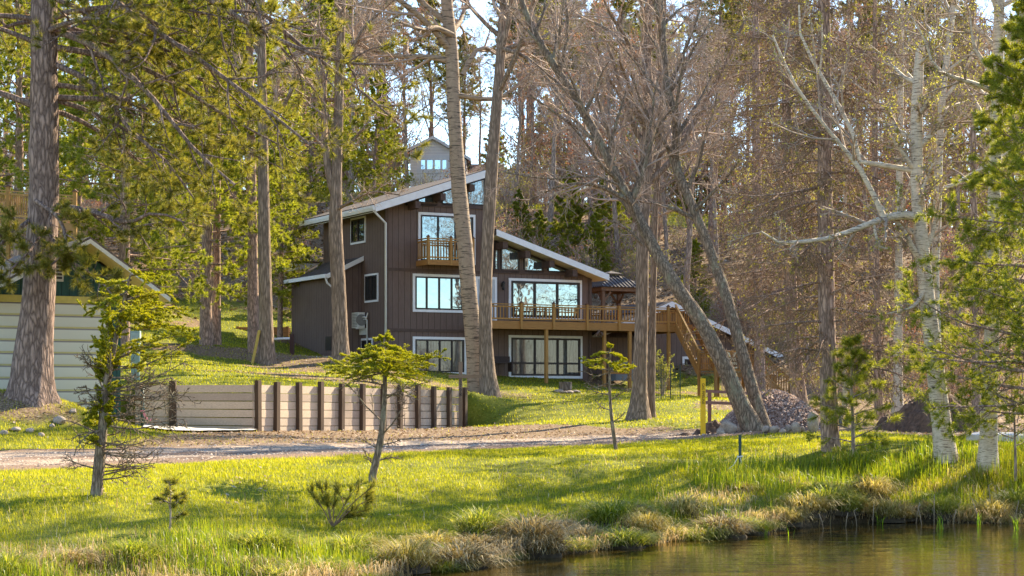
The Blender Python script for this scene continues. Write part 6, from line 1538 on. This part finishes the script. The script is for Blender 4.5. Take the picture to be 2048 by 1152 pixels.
# flowering shrub behind a wire fence, right of the maples
sg = G(1325, 79); rgs = np.random.default_rng(5); T = NB(); C = NB()
M_ = np.array([resample(np.array([sg, sg+[rgs.uniform(-.3,.3), rgs.uniform(-.2,.2), .9], sg+[rgs.uniform(-.6,.6), rgs.uniform(-.4,.4), rgs.uniform(1.3, 2.0)]]), 8) for _ in range(14)]); Rr = np.broadcast_to(np.linspace(.014, .005, 8), (14, 8)); T.tubes(M_, Rr, 5)
S, Q = grow(M_, Rr, 8, .4, 1, 45, .3, 4, .1, .15, .6, rgs); T.tubes(S, Q, 3); c, d = along_pts(S, 6, .2, rgs); C.add(*tuft(c, d, 3, .06, .04, .9, rgs, .05))
make_tree('flowering_shrub', 'sparse yellow-green shrub behind a thin wire fence beside the twin maples', 'shrub', sg, T, twig_grey, C, bud_green)
wf = G(1332, 77); wft = thing('wire_fence', 'thin dark green stake and wire fence before the yellow-green shrub', 'fence', wf); dg_ = simple('dark_green_stake', (.02,.05,.04), .6)
for k in range(4):
    m = MB(); m.tube([(0, 0, -.2), (0, 0, 1.5)], .02, 6); o = m.build('stake', dg_, wft); o.location = (-.6+.4*k, .05*k, 0)
m = MB()
for z in (.3, .6, .9, 1.2, 1.42): m.tube([(-.6, -.02, z), (.6, .13, z)], .005, 4)
for k in range(13): m.tube([(-.6+.1*k, -.02+.0125*k, .1), (-.6+.1*k, -.02+.0125*k, 1.42)], .004, 4)
m.build('wire_mesh', dg_, wft)
# ================================================================== bank tussocks and reeds
def tussock_mesh(seed, n=900):
    rg = np.random.default_rng(seed); m = NB(); k, nn = 16, 6
    th = np.arange(k)*2*PI/k; V = []
    for i in range(nn+1):
        ph = i/nn*PI/2; r = math.cos(ph)*.36; z = math.sin(ph)*.3
        for t_ in th: V.append((r*math.cos(t_), r*math.sin(t_), z-.02))
    V = np.array(V); V = V*(1+.3*(fbm(V*4+seed, 2)-.5))[:, None]
    i = np.arange(nn)[:, None]*k; j = np.arange(k)[None]; q = np.stack(np.broadcast_arrays(i+j, i+(j+1) % k, i+k+(j+1) % k, i+k+j), -1).reshape(-1, 4)
    core = (V, q)
    az = rg.uniform(0, 2*PI, n); pr = np.sqrt(rg.random(n))*.34; X, Y = pr*np.cos(az), pr*np.sin(az); Z = .3*np.sqrt(np.clip(1-(pr/.36)**2, 0, 1))-.03
    out = az + rg.normal(0, .5, n); h = rg.uniform(.12, .5, n)*rg.uniform(.7, 1, n); dr = np.stack([np.cos(out), np.sin(out), np.zeros(n)], -1); sd_ = np.stack([-np.sin(out), np.cos(out), np.zeros(n)], -1)*.006
    B_ = np.stack([X, Y, Z], -1); lean = .25+.9*pr/.34; up = np.array([0, 0, 1.])
    p1 = B_ + dr*(h*lean*.4)[:, None] + up*(h*.55)[:, None]; p2 = p1 + dr*(h*lean*.5)[:, None] + up*(h*(.3-.5*lean*rg.random(n)))[:, None]; p3 = p2 + dr*(h*lean*.25)[:, None] - up*(h*.4*lean*rg.random(n))[:, None]
    V2 = np.stack([B_-sd_, B_+sd_, p1+sd_, p1-sd_, p2+sd_*.7, p2-sd_*.7, p3], 1).reshape(-1, 3); b = np.arange(n)[:, None]*7
    tri = np.concatenate([b+[0,1,2], b+[0,2,3], b+[3,2,4], b+[3,4,5], b+[5,4,6]])
    return core, (V2, tri), (pr, n)
tan = leaf('sedge_blade', [(.12,.1,.022),(.27,.225,.055),(.48,.38,.16),(.7,.58,.33)], .45, (1.3,1.25,.6), .55, 2.)
brownb = leaf('brown_sedge_blade', [(.1,.075,.03),(.22,.17,.075),(.42,.33,.17),(.58,.46,.27)], .35, (1.3,1.15,.7), .6, 2.)
greenb = leaf('green_sedge_blade', [(.08,.11,.015),(.17,.21,.022),(.32,.32,.06),(.52,.45,.18)], .5, (1.4,1.4,.5), .5, 2.)
peat = simple('tussock_peat', (.045,.032,.018), .95, .5, 9, bump=.9)
tprotos = []
for s in range(4):
    core, bl_, _ = tussock_mesh(200+s)
    r = thing('sedge_tussock', '', 'tussock'); o = finish('root_mat', raw_mesh('root_mat', core[0], [core[1]]), peat, r, True)
    finish('blades', raw_mesh('blades', bl_[0], [bl_[1]]), (tan, greenb, brownb, greenb)[s], r); tprotos.append(r)
spots = []
for i in range(46):
    x = -4.4 + i*.33 + random.uniform(-.15, .15); spots.append((x, float(shore(x)) + random.choice((.12, .25, .45, .8, 1.4)) + random.uniform(-.12, .2)))
for i in range(16):
    x = -6.5 + i*.75 + random.uniform(-.3, .3); spots.append((x, float(shore(x)) + random.uniform(1.6, 2.9)))
used_t = set()
for i, (x, y) in enumerate(sorted(spots)):
    s = random.choice((0, 0, 1, 2, 3)); src = tprotos[s]
    o = src if s not in used_t else copy_tree(src); used_t.add(s)
    sc_ = random.uniform(.55, 1.15)*(1 if x > -2 else .75); o.location = (x, y, ground_at(x, y)-.05); o.scale = (sc_*random.uniform(1.0, 1.5), sc_*random.uniform(.95, 1.25), sc_*random.uniform(.6, 1.05)); o.rotation_euler = (0, 0, random.uniform(0, 6.28))
    kd = ('pale tan', 'greenish', 'dull brown', 'greenish')[s]; tag(o, 'shaggy hummock of ' + kd + ' drooping sedge on the pond bank', 'tussock', kd + ' sedge hummocks along the bank')
# green iris shoots and dry reed stems in the water
iris = leaf('iris_blade', [(.1,.2,.01),(.2,.32,.015),(.32,.4,.03)], .55, (1.4,1.5,.3), .35, 3.)
def pond(u, v): Y = FPX*2.6/(v-HV); return np.array([(u-1024)/FPX*Y, Y, WATER])
for i, (u, v, h, lab) in enumerate([(1532,1070,.42,'short fan of green iris shoots left in the water by the bank'), (1584,1072,.55,'single upright green iris shoot standing in the water'), (1879,1058,.5,'bright green iris fan in the water below the thick birch'), (2036,1058,.55,'green iris fan at the right picture edge of the pond'), (1957,1050,.45,'thin green iris shoots before the dark bank at the right'), (1760,1050,.45,'green iris tuft close under the sunlit tussocks')]):
    rg = np.random.default_rng(300+i); c = pond(u, v); n = 3 if i == 1 else 9
    V, F_ = blades(rg.normal(0, .035, n), rg.normal(0, .03, n), h*rg.uniform(.6, 1.1, n), np.full(n, .022), rg.uniform(.05, .4, n), 2, np.full(n, -.1), rg.choice([0, PI], n)+rg.normal(0, .5, n), rg)
    o = finish('iris_shoots', raw_mesh('iris_shoots', V, [F_]), iris); o.location = c; tag(o, lab, 'water plant', 'green iris shoots in the pond')
reed = simple('dry_reed', (.3,.215,.135), .7, .25, 5, bump=.1)
for i, (u, v, h, du, kink) in enumerate([(1868,1050,.62,1,0),(1984,1040,.72,-6,1),(2006,1036,.6,3,0),(1830,1046,.42,10,0),(1846,1052,.38,-10,1),(1812,1046,.34,-6,0),(1905,1048,.3,8,0),(1930,1044,.36,-14,1),(1962,1048,.5,-18,0),(2028,1046,.45,10,0),(1745,1050,.4,3,0),(1716,1052,.3,-8,1),(1690,1054,.28,6,0),(1650,1058,.3,-12,0)]):
    c = pond(u, v); Yc = c[1]; x = du/FPX*Yc; m = MB(); pts = [(0, 0, -.2), (x*.5, .01, h*.5), (x, .02, h)]
    if kink: pts.append((x+.07, .0, h+.05))
    m.tube(pts, [.007]*len(pts), 6); o = m.build('dry_reed', reed, None, True); o.location = c
    tag(o, ['straight','leaning'][abs(du) > 5] + ' dry reed stem ' + ('with bent tip ' if kink else '') + 'standing in the shallow pond edge at the right', 'reed', 'dry reed stems in the pond ' + ('bent' if kink else 'straight') + (' leaning' if abs(du) > 5 else ''))
for k, pl in protos.items():
    for o in pl:
        if o.name not in used:
            for c in list(o.children): bpy.data.objects.remove(c)
            bpy.data.objects.remove(o)
